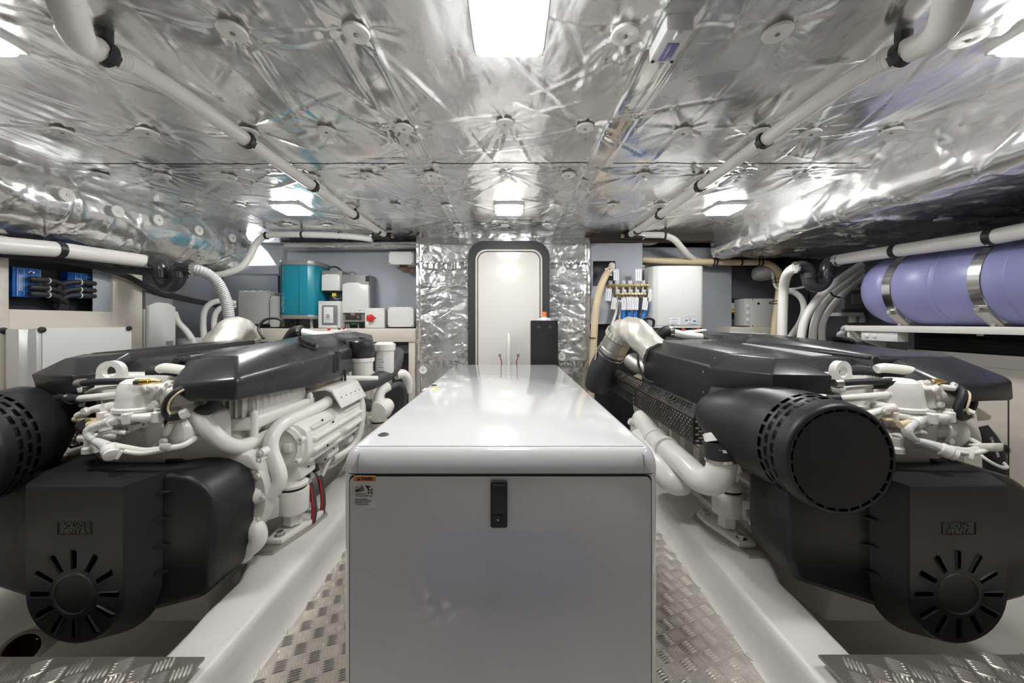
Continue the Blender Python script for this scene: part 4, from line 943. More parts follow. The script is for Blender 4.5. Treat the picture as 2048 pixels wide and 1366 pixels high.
# rear hoses
ep('raw_water_hose', MB().tube([V(.30, 1.95, -.33), V(.37, 1.97, -.345), V(.44, 2.06, -.335), V(.485, 2.20, -.30), V(.49, 2.30, -.24), V(.47, 2.38, -.20)], .042, 18, smooth=5), 'hose_dark')
ep('raw_water_pipe', MB().tube([V(.50, 2.26, -.33), V(.535, 2.30, -.33), V(.555, 2.33, -.38), V(.55, 2.34, -.45)], .030, 16, smooth=5), W)
ep('hose_dark_rear', MB().tube([V(.47, 2.12, -.40), V(.53, 2.22, -.385), V(.55, 2.26, -.44), V(.54, 2.26, -.55)], .022, 14, smooth=5), 'hose_dark')
ep('oil_return_pipe', MB().tube([V(.36, 1.88, -.36), V(.40, 1.89, -.345), V(.425, 1.895, -.37), V(.43, 1.90, -.44), V(.43, 1.90, -.55), V(.415, 1.86, -.625), V(.385, 1.78, -.65), V(.36, 1.74, -.655)], .0155, 14, smooth=5), W)
ep('top_pipe', MB().tube([V(.33, 1.90, -.295), V(.40, 1.96, -.305), V(.46, 2.04, -.318)], .016, 14, smooth=4), W)
pm = ep('sea_water_pump', MB().lathe([(.055, 0), (.058, .008), (.058, .07), (.045, .08), (.045, .12)], V(.475, 2.00, -.50), (.15, 1, .1), 26), W)
ep('pump_neck', MB().tube([V(.46, 2.05, -.47), V(.47, 2.08, -.40), V(.50, 2.12, -.375)], .028, 16, smooth=4), W, pm)
ep('pump_inlet', MB().cyl(V(.38, 2.0, -.46), V(.44, 2.02, -.465), .034, 18), 'hose_dark', pm)
for k in range(5):
    t = 2 * PI * k / 5; ebolt(V(.475 + .046 * math.cos(t), 1.997, -.50 + .046 * math.sin(t)), '-y', pm, s=.8)
# ---------------------------------------------------------------- engine: left flank (seen on the right engine)
# perforated exhaust guard
def slot_holes(w, h, nx, ny, mx, my, fill=.72, skip=None):
    out = []; px = (w - 2 * mx) / nx; py = (h - 2 * my) / ny
    for j in range(ny):
        for i in range(nx):
            if skip and skip(i, j): continue
            sh = px * .5 if j % 2 else 0
            x0 = mx + i * px + sh; 
            if x0 + px * fill > w - mx * .5: continue
            y0 = my + j * py + py * .2
            out.append(rrect(x0, x0 + px * fill, y0, y0 + py * .62, min(px, py) * .12, 1))
    return out
gy0, gy1, gx = 1.385, 2.60, -.500
gl = gy1 - gy0
m1 = curve_mesh([(0, 0), (gl, 0), (gl, .098), (0, .098)], slot_holes(gl, .098, 46, 7, .018, .006, skip=lambda i, j: i in (11, 12, 23, 24, 35)), .0012)
guard = ep('exhaust_guard', mesh_mb(m1, frame(V(gx, gy0, -.467), (0, 1, 0), (0, 0, 1))), 'black_plastic', ang=20)
m2 = curve_mesh([(0, 0), (gl, 0), (gl - .06, .065), (.06, .065)], slot_holes(gl, .060, 46, 4, .07, .006, skip=lambda i, j: i in (11, 12, 20, 21, 22, 23, 35)), .0012)
ep('guard_top', mesh_mb(m2, frame(V(gx, gy0, -.369), (0, 1, 0), (.78, 0, .62))), 'black_plastic', guard, ang=20)
fh = slot_holes(.075, .098, 3, 7, .006, .006)
m3 = curve_mesh([(0, 0), (.075, 0), (.075, .098), (0, .098)], fh, .0012)
ep('guard_end', mesh_mb(m3, frame(V(gx, gy0, -.467), (1, -.22, 0), (0, 0, 1))), 'black_plastic', guard, ang=20)
ep('guard_corner', MB().add([V(gx, gy0, -.369), V(gx + .075, gy0 - .016, -.369), V(gx + .052, gy0 + .06, -.328)], [(0, 1, 2)]), 'black_plastic', guard)
ep('guard_lower_lip', mesh_mb(curve_mesh([(0, 0), (gl, 0), (gl, .03), (0, .03)], slot_holes(gl, .03, 30, 1, .01, .006), .001), frame(V(gx, gy0, -.467), (0, 1, 0), (.8, 0, -.6))), 'black_plastic', guard)
for y in (1.60, 1.635): ep('guard_bolt', MB().lathe([(.018, 0), (.018, .004), (.010, .006), (.009, .014)], V(gx + .030, y, -.345), (-.62, 0, .78), 16), 'black_rubber', guard)
# exhaust manifold behind it
em = ep('exhaust_manifold', MB().tube([V(-.395, 1.42, -.415), V(-.395, 2.55, -.415)], .052, 18), 'engine_beige')
for k in range(6): ep('manifold_runner', MB().tube([V(-.25, 1.48 + k * .18, -.36), V(-.33, 1.48 + k * .18, -.37), V(-.395, 1.48 + k * .18, -.415)], [.036, .040, .045], 14, smooth=3), 'engine_beige', em)
ep('manifold_end', MB().lathe([(.055, 0), (.058, .004), (.058, .03), (.045, .035)], V(-.40, 1.40, -.415), (0, 1, 0), 20), 'engine_beige', em)
ep('gasket_ring', MB().torus(V(-.365, 1.375, -.36), (.3, 1, .2), .036, .008, 20, 8), 'steel_dull')
ep('oil_feed_pipe', MB().tube([V(-.36, 2.1, -.28), V(-.40, 1.9, -.30), V(-.39, 1.7, -.335), V(-.35, 1.5, -.33)], .010, 10, smooth=5), 'engine_beige')
# charge-air pipe with elbow and rubber sleeve
ep('charge_air_pipe', MB().tube([ER(1284, 838, 1.95), ER(1298, 866, 1.78), ER(1318, 888, 1.63), ER(1345, 908, 1.50), ER(1374, 934, 1.39), ER(1398, 957, 1.315), ER(1424, 962, 1.265), ER(1440, 945, 1.245), ER(1444, 915, 1.24), ER(1442, 898, 1.24)], [.052, .052, .050, .047, .046, .0465, .047, .0475, .0475, .0475], 26, smooth=5), W)
for px, py, Y, r in ((1309, 879, 1.69, .056), (1331, 896, 1.56, .053)):
    a_ = ER(px, py, Y); b_ = ER(px + 4, py + 4, Y - .025)
    ep('pipe_joint', MB().tube([a_, b_], r, 26), W)
sl = ep('rubber_sleeve', MB().tube([ER(1444, 918, 1.24), ER(1441, 893, 1.24), ER(1440, 883, 1.242)], .0525, 28), 'black_rubber')
for py in (914, 891):
    a_ = ER(1444, py + 3, 1.24); b_ = ER(1443, py - 3, 1.24)
    ep('sleeve_clamp', MB().tube([a_, b_], .0545, 28), 'steel', sl)
ep('sleeve_stub', MB().tube([ER(1440, 885, 1.242), ER(1436, 868, 1.255)], .048, 24), W)
ep('lower_duct', MB().tube([ER(1280, 880, 1.80), ER(1320, 930, 1.55), ER(1350, 962, 1.46), ER(1372, 965, 1.45)], [.06, .06, .055, .04], 20, smooth=4), W)
ep('flank_plate', MB().hull([V(-.40, 1.30, -.47), V(-.40, 1.55, -.47), V(-.36, 1.30, -.56), V(-.36, 1.55, -.56), V(-.30, 1.30, -.47), V(-.3, 1.55, -.56)], .012), 'engine_cast')
ep('guard_rail', MB().hull([ER(1455, 940, 1.30), ER(1461, 938, 1.30), ER(1540, 990, 1.20), ER(1532, 997, 1.20), ER(1455, 940, 1.34), ER(1461, 938, 1.34), ER(1540, 990, 1.25)], .0015), W)
ep('stub_plug', MB().cyl(ER(1258, 842, 1.9), ER(1275, 850, 1.9), .018, 12, bev=.003), W)
# turbo outlet elbow in woven heat wrap, with steel clamp rings
tp = [V(-.405, 1.98, -.17), V(-.435, 2.09, -.09), V(-.455, 2.17, -.055), V(-.475, 2.25, -.05), V(-.495, 2.33, -.10)]
mb = MB().tube(tp, [.075, .082, .080, .083, .085], 48, smooth=12)
mb.v = [tuple(Vector(p) + Vector((mnoise.noise((p[0] * 16, p[1] * 16, p[2] * 16)), mnoise.noise((p[0] * 16 + 7, p[1] * 16, p[2] * 16)), mnoise.noise((p[0] * 16, p[1] * 16 + 5, p[2] * 16)))) * .010 + Vector((mnoise.noise((p[0] * 45, p[1] * 45, p[2] * 45)), 0, mnoise.noise((p[0] * 45 + 3, p[1] * 45, p[2] * 45)))) * .004) for p in mb.v]
te = ep('turbo_elbow', mb, 'insulation_wrap', ang=80)
ep('elbow_seam', MB().tube([p + Vector((.0, 0, r)) for p, r in zip(tp, (.076, .079, .077, .081, .084))], .004, 8, smooth=5), 'insulation_wrap', te)
q0 = V(-.492, 2.315, -.085); qd = Vector((-.32, .45, -.83)).normalized()
fl = ep('exhaust_flange', MB().lathe([(.088, -.02), (.096, -.015), (.096, .02), (.086, .03), (.086, .10), (.090, .105), (.090, .13), (.082, .14)], q0, qd, 32), 'steel_dull', te)
for k in range(22):
    t = 2 * PI * k / 22; u = qd.orthogonal().normalized(); v_ = qd.cross(u); c_ = q0 + (u * math.cos(t) + v_ * math.sin(t)) * .0965
    ep('wrap_tab', MB().box(-.010, .010, -.016, .016, -.0015, .0015, M=frame(c_ + qd * .0, qd.cross(u * math.cos(t) + v_ * math.sin(t)), qd)), 'insulation_wrap', fl)
ep('exhaust_hose', MB().tube([q0 + qd * .13, q0 + qd * .2, q0 + qd * .28 + Vector((0, .02, -.02)), q0 + qd * .36 + Vector((.02, .05, -.06))], .088, 24, smooth=4), 'hose_dark', te)
ep('band_clamp', MB().torus(q0 + qd * .15, qd, .090, .005, 28, 8), 'steel', te)
ep('clamp_screw', MB().cyl(q0 + qd * .14 + Vector((-.095, -.02, .03)), q0 + qd * .17 + Vector((-.095, -.02, -.02)), .007, 10), 'steel', te)
ep('turbo_casing', MB().tube([V(-.40, 2.02, -.27), V(-.45, 2.12, -.25), V(-.47, 2.18, -.23)], [.045, .05, .05], 18, smooth=4), 'steel_dull')
ep('sensor_cable', MB().tube([V(-.455, 2.08, -.10), V(-.485, 2.03, -.17), V(-.49, 1.98, -.26), V(-.465, 1.92, -.315), V(-.42, 1.86, -.30)], .0075, 10, smooth=6), 'black_rubber')
ep('rear_loop_cable', MB().tube([V(-.33, 2.26, -.10), V(-.385, 2.29, -.04), V(-.36, 2.31, .015), V(-.31, 2.33, .028), V(-.27, 2.34, .012), V(-.275, 2.34, -.03)], .0085, 10, smooth=6), 'black_rubber')
ep('rear_hose_elbow', MB().tube([V(-.26, 2.38, -.14), V(-.20, 2.36, -.065), V(-.14, 2.36, -.055)], .035, 16, smooth=4), 'black_rubber')
ep('rear_clamp', MB().tube([V(-.165, 2.36, -.058), V(-.145, 2.36, -.055)], .038, 18), 'steel')
ep('rear_white_pipe', MB().tube([V(-.15, 2.36, -.062), V(-.05, 2.37, -.085), V(.10, 2.42, -.10)], .026, 16, smooth=3), W)
ep('rear_bracket', MB().hull([V(-.22, 2.40, -.075), V(.12, 2.42, -.045), V(.12, 2.5, -.045), V(-.22, 2.48, -.075), V(-.22, 2.4, -.09), V(.12, 2.42, -.06), V(.12, 2.5, -.06), V(-.2, 2.48, -.09)], .004), W)
for x, c_ in ((-.02, 'red'), (.05, 'black_rubber'), (.08, 'red')):
    ep('rear_connector', MB().cyl(V(x, 2.46, -.06), V(x, 2.46, -.038), .009, 12, bev=.002), c_)
# right front: big bend pipe, black hose (seen on the right engine)
ep('black_bend_hose', MB().tube([ER(1932, 762, 1.155), ER(1937, 785, 1.155), ER(1938, 805, 1.155), ER(1928, 820, 1.15), ER(1905, 824, 1.15), ER(1885, 820, 1.16)], .0185, 14, smooth=5), 'black_rubber')
# --- engine feet on the bearers
for s, Y in ((1, 1.42), (-1, 1.40), (1, 2.35), (-1, 2.35)):
    x = .360 * s
    ft = ep('engine_mount', MB().lathe([(.030, -.790), (.034, -.788), (.034, -.745)], V(x, Y, 0), n=6), W)
    ep('mount_bush', MB().lathe([(.040, -.745), (.054, -.738), (.056, -.66), (.054, -.652), (.046, -.650)], V(x, Y, 0), n=30), W, ft)
    ep('mount_gap', MB().lathe([(.047, -.655), (.047, -.636)], V(x, Y, 0), n=24), 'recess_black', ft)
    ep('mount_top', MB().lathe([(.030, -.642), (.052, -.640), (.053, -.630), (.040, -.622), (.02, -.620)], V(x, Y, 0), n=28), W, ft)
    ep('mount_nut', MB().hexa(V(x, Y, -.622), V(x, Y, -.596), .021), W, ft)
    ep('mount_stud', MB().cyl(V(x, Y, -.60), V(x, Y, -.580), .013, 12, bev=.002), W, ft)
    ep('mount_arm', MB().hull([V(x - s * .01, Y - .045, -.665), V(x - s * .01, Y + .045, -.665), V(x - s * .01, Y - .04, -.74), V(x - s * .01, Y + .04, -.74), V(x - s * .17, Y - .10, -.68), V(x - s * .17, Y + .06, -.66), V(x - s * .17, Y - .09, -.78), V(x - s * .17, Y + .05, -.78)], .010, 2), W, ft)
    ep('arm_boss', MB().lathe([(.026, 0), (.026, .02), (.020, .025)], V(x - s * .10, Y - .075, -.715), (0, -1, 0), 20), W, ft)
    inst('bolt', BOLT, ft, V(x - s * .10, Y - .101, -.715), TOCAM, 1.7)
    # cast foot plate with two bolts on a steel packing plate
    P = lambda dx, dy: (EX + x + s * dx, Y + dy)
    foot = [P(-.045, -.100), P(.018, -.100), P(.060, .05), P(.062, .115), P(.035, .14), P(-.02, .12), P(-.045, .03)]
    ep('foot_plate', MB().prism(foot, 'z', .134, .154, .006, 2), W, ft)
    ep('packing_plate', MB().prism([P(-.055, -.14), P(.010, -.14), P(.060, .02), P(.075, .12), P(.04, .155), P(-.09, .10), P(-.09, -.09)], 'z', .121, .135, .002), 'steel_dull', ft)
    inst('bolt', BOLT_STEEL, ft, (*P(-.008, -.072), .156), (0, 0, .3), 1.1)
    inst('bolt', BOLT_STEEL, ft, (*P(.030, .100), .156), (0, 0, .8), 1.1)
# bent pipe low beside the belt cover
ep('drain_elbow', MB().tube([EL(470, 1030, 1.25), EL(492, 1042, 1.24), EL(512, 1060, 1.23), EL(515, 1080, 1.225), EL(500, 1097, 1.22), EL(488, 1108, 1.22)], [.024, .028, .030, .029, .026, .024], 18, smooth=5), W)
ep('elbow_clamp', MB().tube([EL(492, 1104, 1.22), EL(484, 1111, 1.22)], .029, 16), W)
# low pulley showing beside the left of the belt cover
ep('perforated_strap', MB().hull([ER(1490, 1020, 1.28), ER(1520, 1010, 1.28), ER(1540, 1090, 1.22), ER(1520, 1095, 1.22), ER(1490, 1030, 1.30), ER(1540, 1090, 1.25)], .002), 'steel_dull')
ep('strap_boss', MB().cyl(ER(1515, 1047, 1.21), ER(1520, 1045, 1.26), .024, 16, bev=.004), W)
ep('strap_connector', MB().cyl(ER(1505, 1000, 1.24), ER(1512, 1010, 1.24), .012, 10), 'orange')
# ---- second engine
eng2 = copy_tree(eng)
eng2.location = (EB.x - 2 * EX, EB.y, EB.z)
eng2['label'] = 'white marine diesel engine with black covers right of the generator'
# ================================================================ EQUIPMENT
BX = lambda a, b, c, d, Y0, Y1: None
def pbox(px0, px1, py0, py1, y0, y1, bev=.004, seg=2):       # front face drawn at depth y0, body back to y1
    a, b = at(px0, py1, y0), at(px1, py0, y0)
    return MB().box(a.x, b.x, y0, y1, a.z, b.z, bev, seg)
def base_of(px0, px1, py1, y0, y1): 
    a, b = at(px0, py1, y0), at(px1, py1, y0); return Vector(((a.x + b.x) / 2, (y0 + y1) / 2, a.z))
def fpoly(pts, y0, y1, bev=0):         # polygon of pixels at depth y0 extruded back to y1
    q = [at(px, py, y0) for px, py in pts]
    return MB().prism([(p.x, p.z) for p in q], 'y', y0, y1, bev)
def path(pts): return [at(*p) for p in pts]
def band(t, px, py, Y, d, r, m='black_rubber', w=.010, name='hose_clip'):
    p = at(px, py, Y) if not isinstance(px, Vector) else px
    d = Vector(d).normalized()
    return part(name, MB().tube([p - d * w, p + d * w], r, 18), m, t)
# ---------------------------------------------------------------- ceiling hoses, left and right
for s in (-1, 1):
    nm = 'left' if s < 0 else 'right'
    X0 = -1.0 if s < 0 else .975
    ox = 0 if s < 0 else 0
    t = thing('ceiling_hose', 'long white hose clipped under the foil ceiling on the %s' % nm, 'hose', (X0, 1.9, H + .68), 'white ceiling hoses')
    zc = H + .695
    pts = [(s * .74, .56, H + .78), (s * .78, .60, H + .70), (s * .86, .69, H + .658), (s * .955, .79, H + .65), (X0 + s * .012, .86, H + .665), (X0 + s * .01, .95, H + .69), (X0, 1.1, zc), (X0, 1.36, zc), (X0, 1.75, zc), (X0, 2.2, zc), (X0 - s * .004, 2.6, zc), (X0 - s * .01, 2.84, H + .70)]
    mb = MB().tube(pts[:6], .0285, 18, smooth=10, rib=.008, ribamp=.0012); part('ribbed_bend', mb, 'hose_white', t)
    part('hose', MB().tube(pts[5:], .0255, 18, smooth=4), 'hose_white', t)
    for k, y in enumerate((.90, 1.37, 1.83, 2.32, 2.72)):
        zz = H + (.675 if k == 0 else .695); xx = X0 + (s * .012 if k == 0 else 0)
        b_ = part('hose_clip', MB().tube([(xx, y - .010, zz), (xx, y + .010, zz)], .0315, 18), 'black_plastic', t)
        part('clip_foot', MB().box(xx - .016, xx + .016, y - .010, y + .010, zz + .02, H + .735, .003), 'black_plastic', b_)
        part('clip_rib', MB().hull([(xx - s * .034, y - .014, zz - .006), (xx - s * .034, y + .014, zz - .006), (xx - s * .022, y - .014, zz - .030), (xx - s * .022, y + .014, zz - .030), (xx - s * .02, y, zz)], .002), 'black_plastic', b_)
    # tee piece at the far end
    tp_ = (X0 - s * .0, 2.86, H + .695)
    te_ = part('tee', MB().tube([(X0 - s * .06 - (.0), 2.87, H + .69), (X0 + s * .10, 2.87, H + .69)], .026, 16), 'black_rubber', t)
    part('tee_cap', MB().tube([(X0 - s * .055, 2.87, H + .69), (X0 - s * .085, 2.87, H + .69)], .017, 14), 'brass', te_)
    part('tee_clamp', MB().tube([(X0 + s * .085, 2.87, H + .69), (X0 + s * .10, 2.87, H + .69)], .029, 16), 'steel', te_)
    # branch running outboard
    if s < 0:
        bp = path([(745, 478, 2.87), (700, 473, 2.86), (640, 470, 2.84), (560, 469, 2.84), (530, 472, 2.83), (512, 488, 2.82), (500, 512, 2.80), (482, 535, 2.78), (455, 546, 2.76), (425, 552, 2.74)])
        clips = ((533, 471, 2.83), (605, 470, 2.84), (679, 471.5, 2.86))
    else:
        bp = path([(1262, 470, 2.87), (1300, 470, 2.86), (1328, 471, 2.84), (1348, 479, 2.84), (1362, 494, 2.90), (1380, 513, 3.0), (1400, 522, 3.09), (1424, 528, 3.12)])
        clips = ((1329, 471, 2.84),)
    part('branch_hose', MB().tube(bp, .0245, 16, smooth=5), 'hose_white', t)
    for q in clips: band(t, q[0], q[1], q[2], (1, 0, 0), .030, 'black_plastic', .007)
# hanging wire bundles at the ceiling edge
for s, pts, lab in ((-1, [(805, 427, 2.75), (822, 431, 2.78), (831, 440, 2.82), (824, 452, 2.86), (836, 462, 2.89), (832, 472, 2.90)], 'brown wires hanging from the foil left of the door'), (1, [(1212, 430, 2.75), (1200, 440, 2.80), (1186, 452, 2.86), (1190, 462, 2.89), (1170, 470, 2.90)], 'brown wires wrapped in foil hanging right of the door')):
    P_ = path(pts); t = thing('wire_bundle', lab, 'wires', P_[-1])
    part('wires', MB().tube(P_, .007, 8, smooth=5), 'brown_cable', t)
    part('wires', MB().tube([p + Vector((.012, .01, .006)) for p in P_], .005, 8, smooth=5), 'brown_cable', t)
    if s < 0:
        part('opening', MB().hull(path([(803, 427, 2.70), (812, 422, 2.70), (830, 424, 2.70), (836, 430, 2.70), (822, 434, 2.70)]) + [p + Vector((0, .01, .004)) for p in path([(803, 427, 2.70), (836, 430, 2.70), (822, 434, 2.70)])]), 'recess_black', t)
        part('black_wire', MB().tube(path([(770, 474, 2.87), (800, 474, 2.87), (825, 464, 2.88)]), .006, 8, smooth=4), 'black_rubber', t)
    else:
        part('foil_wrap', MB().tube(path([(1198, 442, 2.78), (1210, 434, 2.76), (1221, 424, 2.74)]), [.012, .026, .010], 10, smooth=4), 'foil_crinkled', t)
        part('opening', MB().hull(path([(1190, 430, 2.72), (1200, 424, 2.72), (1205, 432, 2.72), (1192, 442, 2.72)]) + [p + Vector((0, .01, .004)) for p in path([(1190, 430, 2.72), (1205, 432, 2.72)])]), 'recess_black', t)
# breaker box recessed in the ceiling
e0 = atz(1335, 95, .70)
bb = thing('ceiling_breaker_box', 'small grey breaker box with lilac window set into the ceiling foil', 'box', (e0.x, e0.y, H + .69))
c4 = [atz(1299, 126, .690), atz(1350, 126, .690), atz(1386, 58, .690), atz(1331, 58, .690)]
cxm = (c4[0] + c4[1] + c4[2] + c4[3]) / 4
x0, x1 = (c4[0].x + c4[3].x) / 2, (c4[1].x + c4[2].x) / 2; y0, y1 = c4[2].y, c4[0].y
part('body', MB().box(x0, x1, y0, y1, H + .688, H + .76, .006), 'box_light', bb)
wl = atz(1304, 118, .70); wr = atz(1372, 78, .70)
part('window', MB().box(x0 + .018, x1 - .016, y0 + .040, y1 - .012, H + .685, H + .692, .002), 'lilac_window', bb)
part('window_insert', MB().box(x0 + .030, x1 - .036, y0 + .044, y1 - .022, H + .6835, H + .686, .001), 'box_light', bb)
part('latch', MB().box(x0 + .026, x1 - .026, y0 + .003, y0 + .026, H + .682, H + .690, .002), 'box_light', bb)
for x in (x0 + .008, x1 - .008): inst('screw', BLACKSCREW, bb, (x, y1 - .008, H + .688), (PI, 0, 0))
# ---------------------------------------------------------------- back left: shelf and wall boxes
a, b = at(556, 657, 2.93), at(829, 684, 2.93)
struct('trim_2', MB().box(a.x - .5, b.x, 2.93, 3.22, b.z, a.z, .003), 'cream_panel', 'cream shelf below the wall boxes')
a, b = at(817, 684, 2.94), at(829, 800, 2.94)
struct('trim_3', MB().box(a.x, b.x, 2.94, 3.2, 0, a.z, .003), 'cream_panel', 'cream post under the right end of the shelf')
struct('trim_4', MB().box(-2.02, -.78, 3.16, 3.2, H - .27, H - .20, .003), 'grey_panel', 'grey rail under the shelf')
part('foil_pipe', MB().tube([(-2.0, 3.10, H + .655), (-.775, 3.10, H + .665)], .032, 14), 'foil_crinkled', wall_back)
# teal inverter
inv = thing('inverter', 'tall teal inverter charger with grey end bands on the back wall', 'inverter', base_of(553, 630, 638, 2.94, 3.19))
a, b = at(553, 638, 2.94), at(626, 520, 2.94); zt, zb = b.z, a.z
def inv_prof(e=0): 
    x0, x1 = a.x - e, b.x + e
    return [(x0, 3.19), (x0, 3.0 - e), (x0 + .012, 2.965 - e), (x0 + .04, 2.945 - e), (x0 + .10, 2.938 - e), (x1 - .10, 2.938 - e), (x1 - .045, 2.942 - e), (x1 - .005, 2.965 - e), (x1 + .012, 3.01 - e), (x1 + .012, 3.19)]
part('body', MB().prism(inv_prof(), 'z', zb + .035, zt - .042, .002), 'teal', inv)
part('end_band', MB().prism(inv_prof(.001), 'z', zt - .041, zt, .005), 'teal_grey', inv)
part('end_band', MB().prism(inv_prof(.001), 'z', zb, zb + .034, .005), 'teal_grey', inv)
for fx in (.13, .62): part('groove', MB().box(a.x + (b.x - a.x) * fx - .001, a.x + (b.x - a.x) * fx + .001, 2.9355, 2.945, zb + .036, zt - .043), 'seam_dark', inv)
q = at(567, 606, 2.936); part('lettering', text_verts('MASTERVOLT', .036, frame((q.x, 2.9335, q.z), (0, 0, 1), (-1, 0, 0)), .0004, bold=.0006, width=.155), 'print_teal', inv)
q = at(566.5, 548, 2.936); part('lettering', text_verts('MASS COMBI', .018, frame((q.x, 2.9335, q.z), (0, 0, 1), (-1, 0, 0)), .0004, width=.10), 'teal_grey', inv)
for px in (584, 594, 623): part('cable', MB().tube([at(px, 636, 3.05), at(px, 648, 3.04), at(px + 1, 660, 3.03)], .011, 10), 'black_rubber' if px < 600 else 'hose_white', inv)
# small charger
sc2 = thing('charger', 'small white charger with grey top beside the teal inverter', 'charger', base_of(643, 683, 581, 3.03, 3.19))
part('body', pbox(643, 684, 541, 582, 3.035, 3.19, .006), 'charger_grey', sc2)
part('front_cover', fpoly([(643, 581), (643, 550), (652, 548), (674, 548), (679, 551), (679, 581)], 3.020, 3.06, .004), 'appliance_white', sc2)
part('terminal_strip', pbox(646, 682, 581, 585, 3.04, 3.16, .002), 'black_plastic', sc2)
for px in (664, 668): part('terminal', pbox(px, px + 3, 586, 593, 3.05, 3.08, .002), 'yellow', sc2)
part('cable', MB().tube(path([(656, 541, 3.08), (660, 535, 3.08), (672, 534, 3.09), (682, 541, 3.1), (686, 550, 3.12)]), .008, 8, smooth=4), 'black_rubber', sc2)
part('cable', MB().tube(path([(666, 593, 3.06), (672, 598, 3.06), (684, 596, 3.1), (688, 590, 3.15)]), .006, 8, smooth=4), 'charger_grey', sc2)
# large charger
lc = thing('charger', 'tall white charger with grey hood above the red switch', 'charger', base_of(684, 737, 644, 3.03, 3.19))
part('body', pbox(684, 738, 549, 644, 3.04, 3.19, .006), 'charger_grey', lc)
part('front_cover', fpoly([(684.5, 626), (684.5, 569), (692, 566), (699, 565), (716, 565), (722, 568), (737, 570), (737, 626)], 3.022, 3.06, .004), 'appliance_white', lc)
part('vent', pbox(731, 737.5, 552, 563, 3.037, 3.05, .001), 'recess_black', lc)
part('rating_label', pbox(713, 726, 618, 624, 3.0205, 3.03, 0), 'label_white', lc)
q = at(719.5, 621, 3.0195); part('label_print', text_verts('WHISPER', .012, FRONT(q), .0002, width=.035), 'print_black', lc)
dsp = part('display_panel', pbox(691, 722, 626, 639, 3.032, 3.045, .001), 'seam_dark', lc)
q = at(705, 628.5, 3.0305); part('display_text', text_verts('950', .022, FRONT(q), .0003, width=.034), 'box_light', dsp)
q = at(709, 632, 3.0305); part('display_mark', MB().tube([q + Vector((-.03, 0, -.006)), q + Vector((0, 0, .004)), q + Vector((.03, 0, -.004))], .002, 6, smooth=3), 'red', dsp)
q = at(716, 634.5, 3.0305); part('display_icon', MB().prism([(q.x - .008, q.z - .007), (q.x + .010, q.z - .007), (q.x + .002, q.z + .009)], 'y', 3.030, 3.032), 'print_grey', dsp)
part('cable_loop', MB().tube(path([(694, 550, 3.10), (698, 545, 3.10), (708, 545, 3.11), (714, 550, 3.12)]), .006, 8, smooth=4), 'charger_grey', lc)
part('terminal', pbox(702, 713, 645, 649, 3.06, 3.09, .001), 'green_term', lc)
for px in (693, 697, 716): part('cable', MB().tube([at(px, 643, 3.08), at(px + 1, 656, 3.06)], .006, 8), 'charger_grey', lc)
# breaker enclosure
be = thing('breaker_box', 'grey breaker enclosure with clear window below the small charger', 'box', base_of(636, 686, 657, 2.98, 3.19))
part('body', pbox(636, 681, 602, 656, 2.99, 3.19, .006), 'box_grey', be)
part('cover', pbox(636.5, 674, 609, 656, 2.975, 3.0, .006), 'box_light', be)
wd = part('window', pbox(643, 674, 610, 650, 2.968, 2.98, .006), 'smoke_window', be)
part('breaker', pbox(647, 666, 614, 646, 2.962, 2.97, .003), 'box_light', be)
part('breaker_switch', pbox(651, 661, 627, 639, 2.957, 2.963, .002), 'print_white', be)
for k in range(3): part('breaker_lever', pbox(652, 659, 629 + 3 * k, 630.2 + 3 * k, 2.955, 2.958, 0), 'print_black', be)
# rotary switch box
rs = thing('switch_box', 'white switch box with red rotary handle on the shelf', 'switch', base_of(730, 773, 657, 3.03, 3.19))
part('body', pbox(730, 770, 616, 656, 3.04, 3.19, .005), 'box_grey', rs)
part('cover', pbox(729.5, 769, 616.5, 656, 3.02, 3.045, .005), 'box_light', rs)
q = at(740, 636, 3.0)
rk = part('red_handle', MB().lathe([(.030, .02), (.032, .012), (.030, 0), (.022, -.012), (.010, -.014)], (q.x, 3.0, q.z), (0, 1, 0), 22), 'red', rs)
part('handle_lever', MB().hull([(q.x - .022, 2.985, q.z + .026), (q.x + .004, 2.985, q.z + .024), (q.x + .01, 2.985, q.z - .02), (q.x - .022, 2.985, q.z - .028), (q.x - .022, 3.0, q.z + .026), (q.x - .022, 3.0, q.z - .028), (q.x + .004, 3.0, q.z + .02)], .003), 'red', rk)
kc = MB().tube([(q.x - .012, 2.985, q.z - .03), (q.x - .02, 2.97, q.z - .07), (q.x - .025, 2.96, q.z - .10)], .0025, 6, smooth=4)
part('key_chain', kc, 'steel', rk)
part('key_tag', MB().lathe([(.006, -.012), (.017, -.010), (.019, 0), (.014, .008), (.004, .012)], (q.x - .026, 2.955, q.z - .112), (.2, -.5, .8), 16), 'black_rubber', rk)
part('key_hole', MB().lathe([(.006, 0), (.006, .002)], at(751, 636, 3.0195), (0, -1, 0), 10), 'recess_black', rs)
for px, py in ((766, 619), (766, 653), (733, 653)): inst('screw', SCREW, rs, at(px, py, 3.02), TOCAM)
